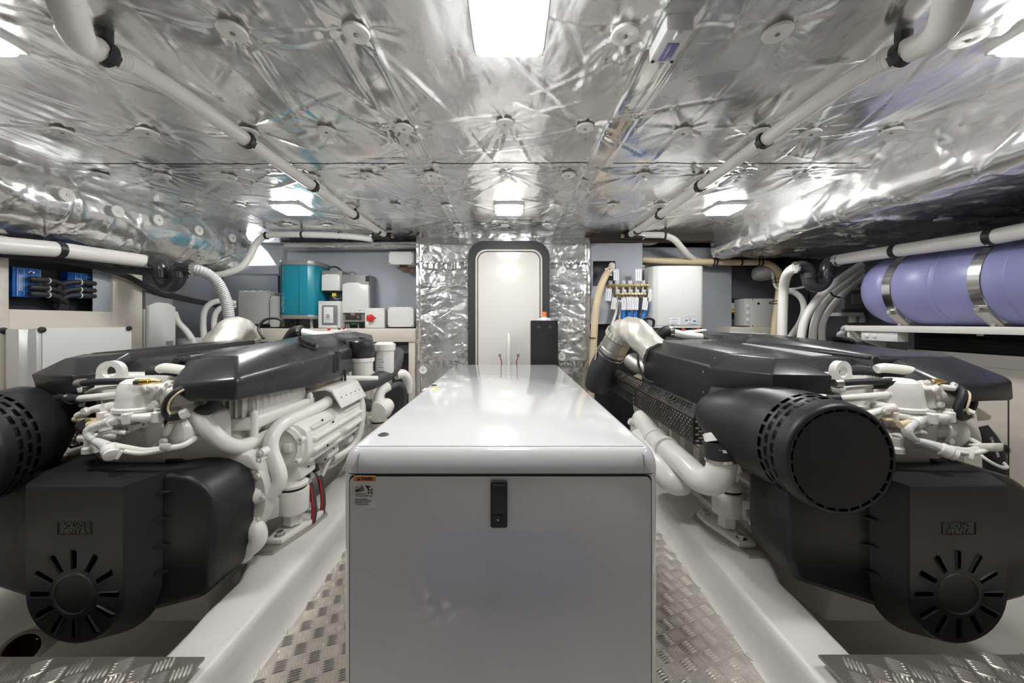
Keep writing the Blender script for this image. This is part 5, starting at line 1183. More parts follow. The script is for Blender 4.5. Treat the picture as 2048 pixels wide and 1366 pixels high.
# junction boxes
def jbox(px0, px1, py0, py1, y0, label, m='box_light', group='grey junction boxes', nut=True, depth=.17):
    t = thing('junction_box', label, 'box', base_of(px0, px1, py1, y0, y0 + depth), group)
    part('body', pbox(px0 + 1, px1 - .5, py0 + 1, py1, y0 + .03, y0 + depth, .006), m, t)
    part('lid', pbox(px0, px1, py0, py1, y0, y0 + .035, .006), m, t)
    for px in (px0 + 2.2, px1 - 2.2):
        for py in (py0 + 2.2, py1 - 2.2): inst('lid_screw', BLACKSCREW, t, at(px, py, y0), TOCAM, 1.1)
    if nut:
        for k in range(3):
            q = at(px0 + (px1 - px0) * (k + 1) / 4, py0 + 1, y0 + .08)
            part('knockout', MB().lathe([(.014, -.004), (.014, .004), (.010, .006)], q, (0, 0, 1), 14), m, t)
    return t
jbox(775, 827, 614, 654, 3.0, 'grey junction box at the right end of the shelf')
jt = jbox(777, 827, 503, 529, 3.02, 'metal junction box high on the left wall beside the foil', 'box_light', nut=False, depth=.16)
for k in range(4): part('cable', MB().tube(path([(800 + 4 * k, 528, 3.09), (803 + 4 * k, 538, 3.09), (812 + 3 * k, 543, 3.1), (828, 541 + 2 * k, 3.1)]), .009, 8, smooth=4), 'brown_cable', jt)
# boxes to the left of the inverter
tb_ = jbox(539, 565, 592, 654, 3.06, 'narrow tall grey junction box below the teal inverter', 'box_grey', nut=False, depth=.13)
gb = jbox(476, 538, 582, 648, 3.12, 'large flat grey junction box behind the inverter', 'box_grey', nut=True, depth=.22)
# beam, transom opening and white hull beyond
struct('trim_5', MB().box(at(436, 0, 3.0).x, at(556, 0, 3.0).x, 3.0, 3.1, at(0, 548, 3.0).z, at(0, 531, 3.0).z, .004), 'grey_panel', 'grey beam below the opening')
struct('trim_6', fpoly([(566, 549), (566, 486), (505, 484), (521, 490), (536, 505), (553, 530), (553, 549)], 3.06, 3.12), 'grey_panel', 'grey gusset beside the opening')
struct('trim_7', fpoly([(490, 532), (490, 478), (560, 478), (560, 532)], 3.30, 3.32), 'hull_white', 'pale hull skin seen through the opening')
struct('trim_9', MB().box(-2.66, at(556, 0, 3.35).x, 3.35, 3.4, H - .45, H + .49), 'grey_dark', 'dark grey recess behind the hoses')
# ---------------------------------------------------------------- left side
t = thing('drain_pipe', 'white pipe running below the foil duct on the left into a black trap', 'pipe', (-2.2, 1.9, H + .35))
pp = [Vector((-2.2, -.6, H + .36)), atx(-60, 484, -2.2), atx(0, 490, -2.2), atx(115, 499, -2.2), atx(205, 511, -2.2), atx(296, 523, -2.2)]
part('pipe', MB().tube(pp, .038, 20), 'hose_white', t)
band(t, pp[3], 0, 0, (pp[4] - pp[3]), .0415, 'black_plastic', .014, 'pipe_clip')
band(t, atx(288, 522, -2.2), 0, 0, (pp[5] - pp[4]), .041, 'steel', .008, 'hose_clamp')
e_ = atx(296, 523, -2.2); Yt = e_.y
tr = [e_, at(312, 526, Yt), at(320, 535, Yt), at(320, 556, Yt), at(330, 571, Yt), at(345, 571, Yt), at(356, 558, Yt), at(357, 542, Yt), at(366, 534, Yt), at(388, 538, Yt)]
trp = part('trap', MB().tube(tr, .040, 18, smooth=5), 'pvc_dark', t)
for px, py, d in ((321, 550, (0, 0, 1)), (357, 550, (0, 0, 1))): band(t, px, py, Yt, d, .046, 'pvc_dark', .018, 'trap_collar')
band(t, 390, 538, Yt, (1, 0, -.1), .040, 'steel', .008, 'hose_clamp')
part('grey_hose', MB().tube(path([(386, 538, Yt), (410, 545, Yt + .04), (432, 562, Yt + .08), (447, 588, Yt + .12), (455, 615, Yt + .14), (459, 650, Yt + .15), (459, 690, Yt + .15)]), .032, 18, smooth=8, rib=.012, ribamp=.0016), 'hose_grey', t)
# black cables below the pipe
t = thing('cable_run', 'black cables sagging under the left white pipe', 'cables', atx(180, 540, -2.3))
for k in range(3): part('cable', MB().tube([atx(40 - 20 * k, 508 + k, -2.28), atx(130, 520 + 2 * k, -2.28), atx(240, 545 + 2 * k, -2.28), at(330, 585 + 3 * k, 2.42), at(450, 612 + 2 * k, 3.0)], .011, 8, smooth=5), 'black_rubber', t)
# loops of white hose on the back left
t = thing('hose_loop', 'two white hoses looping up behind the wrapped elbow', 'hose', at(430, 690, 2.75))
part('hose', MB().tube(path([(410, 690, 2.75), (406, 650, 2.75), (409, 622, 2.76), (422, 607, 2.78), (442, 602, 2.82), (470, 606, 2.9)]), .021, 14, smooth=6), 'hose_white', t)
part('hose', MB().tube(path([(432, 690, 2.80), (428, 650, 2.80), (432, 626, 2.81), (446, 614, 2.84), (470, 612, 2.92)]), .019, 14, smooth=6), 'hose_white', t)
# cream frame on the left side with a dark recess
XL = -2.33
def side_panel(px0, px1, zr0, zr1, X, t=.02, z_slope=0):
    y0 = F * X / (px0 - CX); y1 = F * X / (px1 - CX); return MB().box(X - t, X, min(y0, y1), max(y0, y1), H + zr0, H + zr1, .002)
wl = struct('wall_left_panel', side_panel(-2, 18, -.7, .40, XL), 'cream_panel', 'cream panel frame on the left side')
part('rail', side_panel(18, 226, -.20, .062, XL), 'cream_panel', wl)
part('post', side_panel(226, 285, -.7, .30, XL), 'cream_panel', wl)
part('lower_panel', side_panel(-400, 285, -.9, -.20, XL - .004), 'cream_panel', wl)
part('front_panel', side_panel(-2000, -2, -.7, .40, XL), 'cream_panel', wl)
part('worn_patch', side_panel(186, 224, .062, .30, XL - .012, .006), 'grey_panel', wl)
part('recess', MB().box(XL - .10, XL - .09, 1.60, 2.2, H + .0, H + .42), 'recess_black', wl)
# blue battery isolators with cables
for k, (p0, p1, p2, pyt, pyb, lab) in enumerate(((26, 36, 86, 534, 595, 'blue battery isolator with three black leads nearest the left edge'), (130, 152, 196, 545, 598, 'blue battery isolator with fins beside the worn patch'))):
    Xf = XL - .03
    A, B = atx(p1, (pyt + pyb) / 2, Xf), atx(p2, (pyt + pyb) / 2, Xf)
    zt_ = atx((p1 + p2) / 2, pyt + 2, Xf).z; zb_ = atx((p1 + p2) / 2, pyb, Xf).z
    t = thing('battery_isolator', lab, 'isolator', (Xf - .03, (A.y + B.y) / 2, zb_), 'blue battery isolators')
    part('body', MB().box(Xf - .05, Xf - .012, A.y, B.y, zb_, zt_, .002), 'blue_anodised', t)
    for f in range(5): part('fin', MB().box(Xf - .058 + f * .010, Xf - .053 + f * .010, A.y - .010 - .016 * k, B.y, zb_ + .001, zt_ - .001), 'blue_anodised', t)
    fp_ = part('face_label', MB().box(Xf - .012, Xf - .009, A.y + .002, B.y - .002, zb_ + .002, zt_ - .002), 'blue_label', t)
    for f in (0.04, .30, .97): part('label_line', MB().box(Xf - .0092, Xf - .0085, A.y + (B.y - A.y) * f - .0008, A.y + (B.y - A.y) * f + .0008, zb_ + .008, zt_ - .008), 'print_white', fp_)
    for f in range(3): part('label_text', MB().box(Xf - .0092, Xf - .0085, A.y + (B.y - A.y) * (.10 + .06 * f), A.y + (B.y - A.y) * (.125 + .06 * f), zb_ + .03, zb_ + .11), 'print_white', fp_)
    ym = A.y + (B.y - A.y) * .55
    part('stud', MB().lathe([(.009, 0), (.009, .004), (.005, .006), (.005, .018)], (Xf - .010, ym, zt_ - .022), (1, 0, 0), 12), 'steel', t)
    for j, fz in enumerate((.62, .34, .12)):
        z = zb_ + (zt_ - zb_) * fz; s_ = 1 if k == 0 else -1
        y_a = ym - s_ * .02
        ld = part('lead', MB().tube([(Xf + .012, y_a, z), (Xf + .014, y_a + s_ * .03, z), (Xf + .012, y_a + s_ * .10, z - .002), (Xf + .0, y_a + s_ * .15, z - .03), (Xf - .01, 1.905 + .01 * j, H + .10), (Xf - .02, 1.905 + .012 * j, H + .055)], [.013, .0155, .0125, .012, .012, .012], 12, smooth=4), 'black_rubber', t)
        part('zip_tie', MB().tube([(Xf + .0135, y_a + s_ * .068, z - .001), (Xf + .0132, y_a + s_ * .073, z - .001)], .0155, 14), 'print_white', ld)
# aluminium enclosure on the left side
XE = -2.22
A = atx(80, 690, XE); B = atx(264, 690, XE); zt_ = atx(170, 655, XE).z
t = thing('electrical_enclosure', 'long grey enclosure with rounded end below the blue isolators', 'enclosure', (XE - .05, (A.y + B.y) / 2, H - .32))
part('cover', MB().box(XE - .03, XE, A.y, B.y, H - .32, zt_, .006), 'box_light', t)
part('body', MB().box(XL + .002, XE - .028, A.y + .004, B.y - .004, H - .32, zt_ - .006, .006), 'box_grey', t)
part('end_profile', MB().prism([(XL, A.y - .0), (XL, A.y - .04), (XL + .03, A.y - .058), (XL + .075, A.y - .05), (XL + .085, A.y - .025), (XE, A.y - .012), (XE, A.y + .01)], 'z', H - .32, zt_ - .004, .002), 'stripe_silver', t)
for y in (A.y + .004, B.y - .02): part('lid_lock', MB().lathe([(.012, 0), (.014, .003), (.014, .009), (.009, .011)], (XE - .001, y, zt_ - .008), (1, 0, 0), 16), 'black_rubber', t)
part('lid_edge', MB().box(XE - .034, XE - .028, A.y + .002, B.y - .002, H - .32, zt_ - .003), 'seam_dark', t)
sc5 = atx(5, 661, XL); part('panel_lock', MB().lathe([(.012, 0), (.014, .003), (.014, .009), (.009, .011)], (XL, sc5.y, sc5.z), (1, 0, 0), 16), 'black_rubber', wl)
# tall charger on the left side
XC = -2.30
A = atx(298, 600, XC); B = atx(352, 600, XC)
t = thing('charger', 'tall white charger with dark vented hood on the left side', 'charger', (XC, (A.y + B.y) / 2, H - .17))
part('body', MB().box(XC - .16, XC - .02, A.y, B.y, H - .17, atx(320, 583, XC).z, .006), 'charger_grey', t)
zc1 = atx(320, 607, XC).z; zt1 = atx(320, 583, XC).z
part('front_cover', MB().prism([(A.y + .002, H - .17), (B.y - .002, H - .17), (B.y - .002, zc1 - .02), (B.y - .05, zc1 + .005), (A.y + .06, zc1 + .008), (A.y + .002, zc1 - .02)], 'x', XC - .03, XC, .004), 'appliance_white', t)
part('side_cover', MB().box(XC - .15, XC - .025, A.y - .003, A.y + .01, H - .17, zc1 - .04, .003), 'box_grey', t)
for k in range(4): part('vent', MB().box(XC - .125 + .018 * k, XC - .116 + .018 * k, A.y - .004, A.y + .004, zt1 - .055, zt1 - .012), 'recess_black', t)
part('rating_label', MB().box(XC - .002, XC + .001, B.y - .075, B.y - .02, H - .155, H - .125), 'charger_grey', t)
t = thing('small_junction_box', 'small grey box beside the tall charger on the left', 'box', at(368, 690, 2.62))
part('body', pbox(352, 384, 676, 700, 2.62, 2.75, .005), 'box_grey', t)
part('inlet', MB().tube(path([(348, 625, 2.6), (356, 645, 2.6), (372, 662, 2.62), (384, 680, 2.64), (388, 695, 2.66)]), .022, 14, smooth=5), 'hose_white', t)
# ---------------------------------------------------------------- back right: panel with brass manifold
a, b = at(1181, 648, 2.99), at(1285, 486, 2.99)
hole = [at(1186, 572, 2.99), at(1231, 522, 2.99)]
me = curve_mesh([(a.x, a.z), (b.x, a.z), (b.x, b.z), (a.x, b.z)], [[(hole[0].x, hole[0].z), (hole[1].x, hole[0].z), (hole[1].x, hole[1].z), (hole[0].x, hole[1].z)]], .009)
wr2 = struct('wall_back_panel', mesh_mb(me, FRONT((0, 3.0, 0))), 'grey_panel', 'blue grey panel with square hole behind the brass manifold')
part('hole_back', MB().box(hole[0].x - .05, hole[1].x + .05, 3.12, 3.13, hole[0].z - .05, hole[1].z + .05), 'grey_dark', wr2)
struct('trim_8', MB().box(at(1181, 0, 2.9).x, at(1500, 0, 2.9).x, 2.92, 3.0, H + .665, H + .725), 'brown_dark', 'dark brown strip under the ceiling edge')
part('black_below', MB().box(a.x, b.x + .05, 3.05, 3.06, 0, a.z), 'recess_black', wr2)
# beige hose beside the foil
t = thing('beige_hose', 'beige hose dropping beside the foil bulkhead on the right', 'hose', at(1184, 745, 2.86))
part('hose', MB().tube(path([(1222, 537, 2.93), (1213, 548, 2.90), (1203, 570, 2.87), (1195, 600, 2.86), (1190, 640, 2.86), (1187, 690, 2.86), (1184, 750, 2.86), (1182, 800, 2.86)]), .0275, 16, smooth=6), 'hose_beige', t)
part('hose_tail', MB().tube(path([(1224, 530, 2.98), (1222, 538, 2.94), (1216, 546, 2.91)]), .026, 16, smooth=4), 'hose_white', t)
cl_ = band(t, 1218, 543, 2.915, (-.5, -.3, -.8), .031, 'steel', .008, 'hose_clamp')
for px, py in ((1212, 538), (1222, 550)): part('clamp_screw', MB().cyl(at(px - 2, py, 2.88), at(px + 2, py, 2.88), .006, 10), 'steel', cl_)
band(t, 1186, 676, 2.86, (0, 0, 1), .030, 'black_rubber', .004, 'zip_tie')
# manifold
t = thing('water_manifold', 'two-row brass water manifold with white tags on the grey panel', 'manifold', at(1256, 595, 2.93))
YM = 2.93
for row, (py, px0, n, dx) in enumerate(((571, 1214, 6, 13.0), (589, 1228, 5, 13.0))):
    pts, rr = [], []
    L_ = n * 2
    for k in range(n):
        xa = px0 + k * dx
        for fx, r in ((0, .013), (.12, .019), (.38, .019), (.42, .014), (.60, .014), (.64, .017), (.92, .017), (.96, .013)):
            pts.append(at(xa + fx * dx, py, YM)); rr.append(r)
    br = part('manifold_bar', MB().tube(pts, rr, 8), 'brass', t, ang=20)
    e_ = at(px0 + n * dx, py, YM); f_ = at(px0 + n * dx + 8, py, YM)
    part('elbow_fitting', MB().tube([e_, at(px0 + n * dx + 6, py, YM), at(px0 + n * dx + 8, py + 3, YM), at(px0 + n * dx + 8, py + 9, YM)], .017, 12), 'brass_gold', br)
    for k in range(n):
        q = at(px0 + (k + .5) * dx, py, YM)
        kb = part('valve_knob', MB().lathe([(.012, .010), (.017, .014), (.0175, .036), (.014, .040), (.007, .041)], q, (0, -.25, 1) if row == 0 else (0, -.35, 1), 8), 'print_white', br, ang=20)
        part('outlet', MB().cyl(q, q + Vector((0, 0, -.035)), .0095, 10), 'brass', br)
# tags
tags = [(1227, 1238, 538, 561, 0), (1271, 1283, 538, 562, 0), (1211, 1223, 577, 602, -4), (1223, 1233, 595, 619, -8), (1243, 1253, 595, 620, 0), (1254, 1266, 594, 620, 1), (1266, 1277, 595, 620, -2), (1285, 1296, 595, 620, -7), (1296, 1304, 578, 603, -9)]
tl = ['white tag standing above the left of the manifold', 'white tag standing above the right of the manifold', 'white tag hanging at the left end of the upper manifold row', 'tilted white tag above the thin white pipe', 'white tag above the first blue pipe', 'white tag above the second blue pipe', 'white tag above the third blue pipe', 'tilted white tag above the fourth blue pipe', 'white tag at the right end of the upper manifold row']
for (p0, p1, q0_, q1_, ang_), lab in zip(tags, tl):
    Yt_ = 2.885
    a, b = at(p0, q1_, Yt_), at(p1, q0_, Yt_); c = (a + b) / 2; w_, h_ = (b.x - a.x) / 2, (b.z - a.z) / 2
    R = Matrix.Translation(c) @ Matrix.Rotation(math.radians(-ang_), 4, 'Y')
    tg = thing('name_tag', lab, 'tag', (c.x, Yt_, a.z), 'white tags on the manifold')
    mb = MB().box(-w_, w_, -.001, .001, -h_, h_, .0006, 1); mb.xform(R); part('card', mb, 'label_white', tg)
    for k in (-1, 1):
        mb = MB().box(k * w_ * .38 - .0014, k * w_ * .38 + .0014, -.0016, -.001, -h_ * .62, h_ * .55); mb.xform(R); part('print_line', mb, 'print_grey', tg)
        for zz in (-.86, .86):
            mb = MB().lathe([(.0028, 0), (.0028, .0006)], (k * w_ * .45, -.001, h_ * zz), (0, -1, 0), 8); mb.xform(R); part('rivet', mb, 'print_black', tg)
# blue pipes and white pipes under the manifold
for k, (px, px2) in enumerate(((1247, 1246), (1258, 1258), (1270, 1269), (1289, 1283))):
    t = thing('blue_pipe', '%s blue water pipe below the manifold counted from the left' % ('first', 'second', 'third', 'fourth')[k], 'pipe', at(px2, 665, 2.92), 'blue water pipes')
    part('pipe', MB().tube(path([(px, 606, 2.925), (px, 625, 2.92), (px2, 645, 2.92), (px2 - 2, 680, 2.92)]), .0165, 14, smooth=4), 'blue_hose', t)
    part('pipe_neck', MB().tube(path([(px, 598, 2.927), (px, 610, 2.925)]), .011, 12), 'print_white', t)
for k, pts in enumerate(([(1236, 600, 2.93), (1232, 625, 2.925), (1224, 650, 2.92), (1212, 690, 2.92)], [(1241, 600, 2.94), (1240, 630, 2.94), (1238, 660, 2.94), (1236, 690, 2.94)])):
    t = thing('white_pipe', 'thin white water pipe left of the blue pipes' if k == 0 else 'thin white water pipe right against the first blue pipe', 'pipe', at(*pts[-1]))
    part('pipe', MB().tube(path(pts), .0105, 12, smooth=4), 'hose_white', t)
# water heater
hy = 2.84
a, b = at(1309, 654, hy), at(1412, 531, hy)
wh = thing('water_heater', 'white wall-hung water heater with rounded front', 'water heater', ((a.x + b.x) / 2, 3.0, a.z))
x0, x1 = a.x, b.x
prof = [(x0 + .03, 3.15), (x0 + .0, 3.10), (x0 - .022, 3.0), (x0 - .018, 2.92), (x0 + .0, 2.875), (x0 + .03, 2.85)] + [(x0 + .03 + (x1 - x0 - .06) * k / 10, 2.85 - .012 * math.sin(PI * k / 10)) for k in range(1, 10)] + [(x1 - .03, 2.85), (x1 - .008, 2.87), (x1, 2.91), (x1, 3.15)]
part('tank', MB().prism(prof, 'z', a.z + .004, b.z, .010, 3), 'appliance_white', wh, ang=40)
part('base_rim', MB().prism([(x * .985 + (x0 + x1) / 2 * .015, y + .004) for x, y in prof], 'z', a.z - .008, a.z + .008, .003), 'box_light', wh)
q = at(1349, 642, 2.835); lb = part('rating_label', MB().box(q.x - .045, q.x + .045, q.y - .0005, q.y + .002, q.z - .028, q.z + .026), 'label_white', wh)
for k, (w_, zz) in enumerate(((.018, .019), (.036, .010), (.026, -.004), (.034, -.014), (.020, -.022))): part('label_print', MB().box(q.x - w_, q.x + w_, q.y - .0012, q.y, q.z + zz - .002, q.z + zz + .0015), 'print_grey', lb)
q = at(1381, 640, 2.838); lb = part('logo_label', MB().box(q.x - .048, q.x + .048, q.y - .0005, q.y + .002, q.z - .032, q.z + .034), 'appliance_white', wh)
part('logo_arc', MB().tube([(q.x + .044 * math.cos(math.radians(160 - 14 * k)), q.y - .001, q.z + .004 + .028 * math.sin(math.radians(160 - 14 * k))) for k in range(11)], .0012, 6), 'print_grey', lb)
part('logo_letter', text_verts('G', .030, FRONT((q.x - .004, q.y - .001, q.z + .004)), .0002), 'print_black', lb)
part('logo_patch', MB().box(q.x - .040, q.x - .024, q.y - .0012, q.y, q.z - .010, q.z + .003), 'blue_label', lb)
part('logo_patch', MB().box(q.x + .020, q.x + .042, q.y - .0012, q.y, q.z - .016, q.z - .004), 'blue_label', lb)
part('logo_print', MB().box(q.x - .02, q.x + .02, q.y - .0012, q.y, q.z - .027, q.z - .023), 'print_grey', lb)
for px, c_, r in ((1330, 'black_rubber', .022), (1343, 'red', .016), (1356, 'black_rubber', .022), (1365, 'red', .010), (1378, 'black_rubber', .022), (1390, 'hose_dark', .020), (1400, 'black_rubber', .016)):
    part('connection', MB().cyl(at(px, 655, 2.95), at(px, 672, 2.95), r, 14, bev=.003), c_, wh)
part('back_plate', MB().box(x0 - .06, x0 + .04, 3.14, 3.158, a.z + .02, b.z + .03, .002), 'cream_panel', wh)
q = at(1289, 530, 3.12); part('wall_screw', MB().lathe([(.020, 0), (.020, .003), (.012, .006), (.011, .003)], (q.x, 3.14, q.z), (0, -1, 0), 18), 'steel', wh)
# beige pipe over the heater and down behind
t = thing('beige_pipe', 'beige hose running over the heater and down beside the grey box', 'hose', at(1546, 690, 2.85))
bpath = path([(1284, 519, 3.08), (1330, 522, 3.06), (1426, 524, 3.02), (1480, 525, 3.02), (1520, 525, 3.01), (1543, 531, 3.0), (1558, 547, 2.97), (1560, 565, 2.94), (1556, 605, 2.92), (1550, 650, 2.91), (1545, 700, 2.90)])
part('hose', MB().tube(bpath, .0265, 16, smooth=6), 'hose_beige', t)
for px, py, Y in ((1426, 524, 3.02), (1432, 524, 3.015), (1481, 525, 3.02), (1515, 525, 3.012), (1522, 525.5, 3.008)): band(t, px, py, Y, (1, 0, 0), .031, 'black_rubber', .006)
# white hose tied alongside, feeding the right trap
t = thing('drain_pipe', 'white pipe above the lilac tank joined to a black trap on the right', 'pipe', (2.1, 1.9, H + .35))
pr_ = [Vector((2.1, -.6, H + .37)), atx(2048, 462, 2.1), atx(1985, 474, 2.1), atx(1790, 502, 2.1), atx(1668, 521, 2.1)]
part('pipe', MB().tube(pr_, .034, 20), 'hose_white', t)
for px, py in ((1985, 473), (1792, 502)): band(t, atx(px, py, 2.1), 0, 0, pr_[3] - pr_[2], .0385, 'black_plastic', .013, 'pipe_clip')
for px in (1672, 1680): band(t, atx(px, 520.5, 2.1), 0, 0, pr_[4] - pr_[3], .037, 'steel', .006, 'hose_clamp')
e_ = pr_[4]; Yt = e_.y + .02
tr = [e_, at(1657, 526, Yt), at(1652, 540, Yt), at(1651, 560, Yt), at(1640, 572, Yt), at(1625, 572, Yt), at(1617, 560, Yt), at(1616, 542, Yt), at(1606, 533, Yt), at(1590, 535, Yt)]
part('trap', MB().tube(tr, .037, 18, smooth=5), 'pvc_dark', t)
for px, py in ((1616, 552), (1652, 550)): band(t, px, py, Yt, (0, 0, 1), .042, 'pvc_dark', .016, 'trap_collar')
for px in (1591, 1597): band(t, px, 535, Yt, (1, 0, 0), .038, 'steel' if px < 1595 else 'black_rubber', .006, 'hose_clamp')
part('hose', MB().tube(path([(1592, 535, Yt), (1580, 542, Yt + .05), (1571, 556, Yt + .12), (1567, 580, Yt + .18), (1565, 620, Yt + .2), (1564, 660, Yt + .2), (1563, 700, Yt + .2)]), .030, 16, smooth=6), 'hose_white', t)
for px, py in ((1564, 560), (1560, 604)): part('zip_tie', MB().torus(at(px, py, 2.70), (0, .15, 1), .066, .004, 20, 6), 'black_rubber', t)
# bundle of white hoses behind the trap
tl = ['thick white hose nearest the trap in the bundle right of the beige hose', 'middle white hose of the bundle below the right trap', 'rightmost white hose of the bundle below the right trap', 'white printed hose curling down left of the hose bundle', 'thin white hose crossing behind the right trap']
sets = [[(1722, 530, 2.50), (1690, 552, 2.50), (1655, 578, 2.50), (1625, 612, 2.50), (1608, 645, 2.50), (1600, 690, 2.50)],
        [(1724, 540, 2.56), (1695, 565, 2.56), (1660, 592, 2.56), (1638, 622, 2.56), (1628, 650, 2.56), (1624, 690, 2.56)],
        [(1730, 552, 2.62), (1700, 575, 2.62), (1670, 605, 2.62), (1650, 635, 2.62), (1644, 660, 2.62), (1645, 690, 2.62)],
        [(1560, 582, 2.70), (1585, 584, 2.70), (1602, 596, 2.70), (1608, 618, 2.70), (1600, 645, 2.68), (1585, 668, 2.66), (1570, 690, 2.66)],
        [(1545, 545, 2.90), (1552, 575, 2.9), (1580, 578, 2.80), (1620, 572, 2.75), (1680, 560, 2.72)]]
for lab, pts, r in zip(tl, sets, (.026, .024, .021, .020, .009)):
    t = thing('white_hose', lab, 'hose', at(*pts[-1]), 'white hoses on the right'); part('hose', MB().tube(path(pts), r, 14, smooth=6), 'hose_white', t)
    if lab == tl[0]: part('zip_tie', MB().tube(path([(1661, 585, 2.43), (1668, 592, 2.43), (1680, 595, 2.44)]), .006, 8, smooth=3), 'black_rubber', t)
# grey box, small display and shelf
jr = jbox(1503, 1550, 597, 654, 3.02, 'grey junction box with round hole behind the beige hose', 'box_grey', nut=False, depth=.2)
part('side_cover', pbox(1490, 1504, 597, 652, 3.05, 3.2, .006), 'box_grey', jr)
part('hole', MB().lathe([(.010, 0), (.010, .002)], at(1517, 607, 3.019), (0, -1, 0), 14), 'recess_black', jr)
for k in range(3): part('gland', MB().lathe([(.018, 0), (.018, .006), (.012, .010)], at(1496, 612 + 14 * k, 3.05), (0, -1, 0), 14), 'box_light', jr)
ds = thing('display', 'small black display with yellow label on the dark wall', 'display', at(1470, 634, 3.2))
part('frame', pbox(1458, 1480, 597, 634, 3.222, 3.248, .003), 'recess_black', ds)
part('sticker', pbox(1461, 1470, 606, 618, 3.218, 3.222, 0), 'label_white', ds)
part('sticker', pbox(1461, 1469, 619, 625, 3.218, 3.222, 0), 'yellow', ds)
struct('trim_10', MB().box(at(1461, 0, 2.98).x, at(1545, 0, 2.98).x, 2.98, 3.3, at(0, 690, 2.95).z, at(0, 654, 2.95).z, .003), 'cream_panel', 'cream ledge under the grey box')
struct('trim_11', MB().box(at(1440, 0, 3.25).x, 2.7, 3.25, 3.3, H - .6, H + .50), 'grey_dark', 'dark wall behind the right hoses')
lm = thing('deck_fitting', 'pale round vent fitting above the dark wall on the right', 'fitting', at(1530, 560, 3.0))
part('disc', MB().lathe([(.07, 0), (.095, .015), (.10, .05), (.09, .09)], at(1532, 556, 3.14), (0, .3, 1), 28), 'washer_white', lm)
dm = thing('deck_fitting', 'pale round vent fitting behind the white branch hose', 'fitting', at(1300, 490, 3.02))
part('disc', MB().lathe([(.08, 0), (.11, .02), (.12, .07), (.11, .10)], at(1300, 484, 3.08), (0, .2, 1), 28), 'washer_white', dm)
# ---------------------------------------------------------------- right side: tank on its shelf
TX, TZ, TR = 2.315, H + .19, .205
tk = thing('air_tank', 'large lilac cylinder tank strapped to the shelf on the right', 'tank', (TX, 1.4, H - .02))
prof = [(.002, 2.245), (.08, 2.238), (.14, 2.218), (.18, 2.185), (.200, 2.14), (TR, 2.09), (TR, 2.05), (TR - .003, 2.047), (TR - .003, 2.043), (TR, 2.04), (TR, 1.835), (TR - .0025, 1.832), (TR - .0025, 1.828), (TR, 1.825), (TR, 1.805), (TR - .0025, 1.802), (TR - .0025, 1.798), (TR, 1.795), (TR, 1.545), (TR - .003, 1.542), (TR - .003, 1.538), (TR, 1.535), (TR, .7), (.19, .62), (.12, .57), (.01, .55)]
part('shell', MB().lathe(prof, (TX, 0, TZ), (0, 1, 0), 64), 'lilac_tank', tk, ang=50)
for Y in (2.015, 1.635, .95):
    st_ = part('strap', MB().lathe([(TR + .001, -.024), (TR + .004, -.022), (TR + .004, .022), (TR + .001, .024)], (TX, Y, TZ), (0, 1, 0), 64, cap=False), 'steel', tk)
    ang_ = math.radians(218); q = Vector((TX + (TR + .006) * math.cos(ang_), Y, TZ + (TR + .006) * math.sin(ang_)))
    part('strap_bracket', MB().hull([(q.x - .012, Y - .026, q.z + .016), (q.x - .012, Y + .026, q.z + .016), (q.x + .004, Y - .026, q.z + .020), (q.x + .07, Y - .026, H - .018), (q.x + .07, Y + .026, H - .018), (q.x - .004, Y - .026, q.z - .016), (q.x - .004, Y + .026, q.z - .016), (q.x + .05, Y, H - .018)], .002), 'steel_dull', st_)
    part('strap_bolt', MB().hexa((q.x - .026, Y, q.z), (q.x - .004, Y, q.z), .012), 'steel', st_)
    part('shelf_bolt', MB().hexa((q.x - .015, Y - .05, H - .022), (q.x - .015, Y - .05, H - .006), .010), 'steel_dull', st_)
sh = thing('tank_shelf', 'white shelf board carrying the lilac tank', 'shelf', (2.35, 1.5, H - .06))
part('board', MB().box(2.09, 2.72, .4, 2.235, H - .046, H - .020, .003), 'white_panel', sh)
part('edge', MB().box(2.088, 2.10, .4, 2.24, H - .052, H - .018, .003), 'white_panel', sh)
part('bracket', MB().hull([(2.10, 2.22, H - .05), (2.10, 2.19, H - .05), (2.3, 2.22, H - .05), (2.3, 2.19, H - .05), (2.14, 2.22, H - .10), (2.14, 2.19, H - .1), (2.3, 2.22, H - .16), (2.3, 2.19, H - .16)], .003), 'white_panel', sh)
for y in (1.30, 1.62): part('bolt_end', MB().hexa((2.12, y, H - .060), (2.12, y, H - .046), .010), 'washer_white', sh)
# junction block under the shelf
jb_ = thing('terminal_box', 'small white terminal box fixed under the tank shelf', 'box', (2.11, 2.10, H - .095))
A, B = atx(1722, 668, 2.10), atx(1795, 668, 2.10)
part('body', MB().box(2.10, 2.16, B.y, A.y, H - .105, H - .054, .003), 'box_light', jb_)
for k in range(2): part('blank_plug', MB().lathe([(.013, 0), (.013, .004), (.006, .008)], (2.10, A.y - .035 - .045 * k, H - .078), (-1, 0, 0), 16), 'print_white', jb_)
for f in (.05, .95):
    for zz in (-.062, -.098): inst('screw', SCREW, jb_, (2.10, A.y + (B.y - A.y) * f, H + zz), (0, -PI / 2, 0), .6)
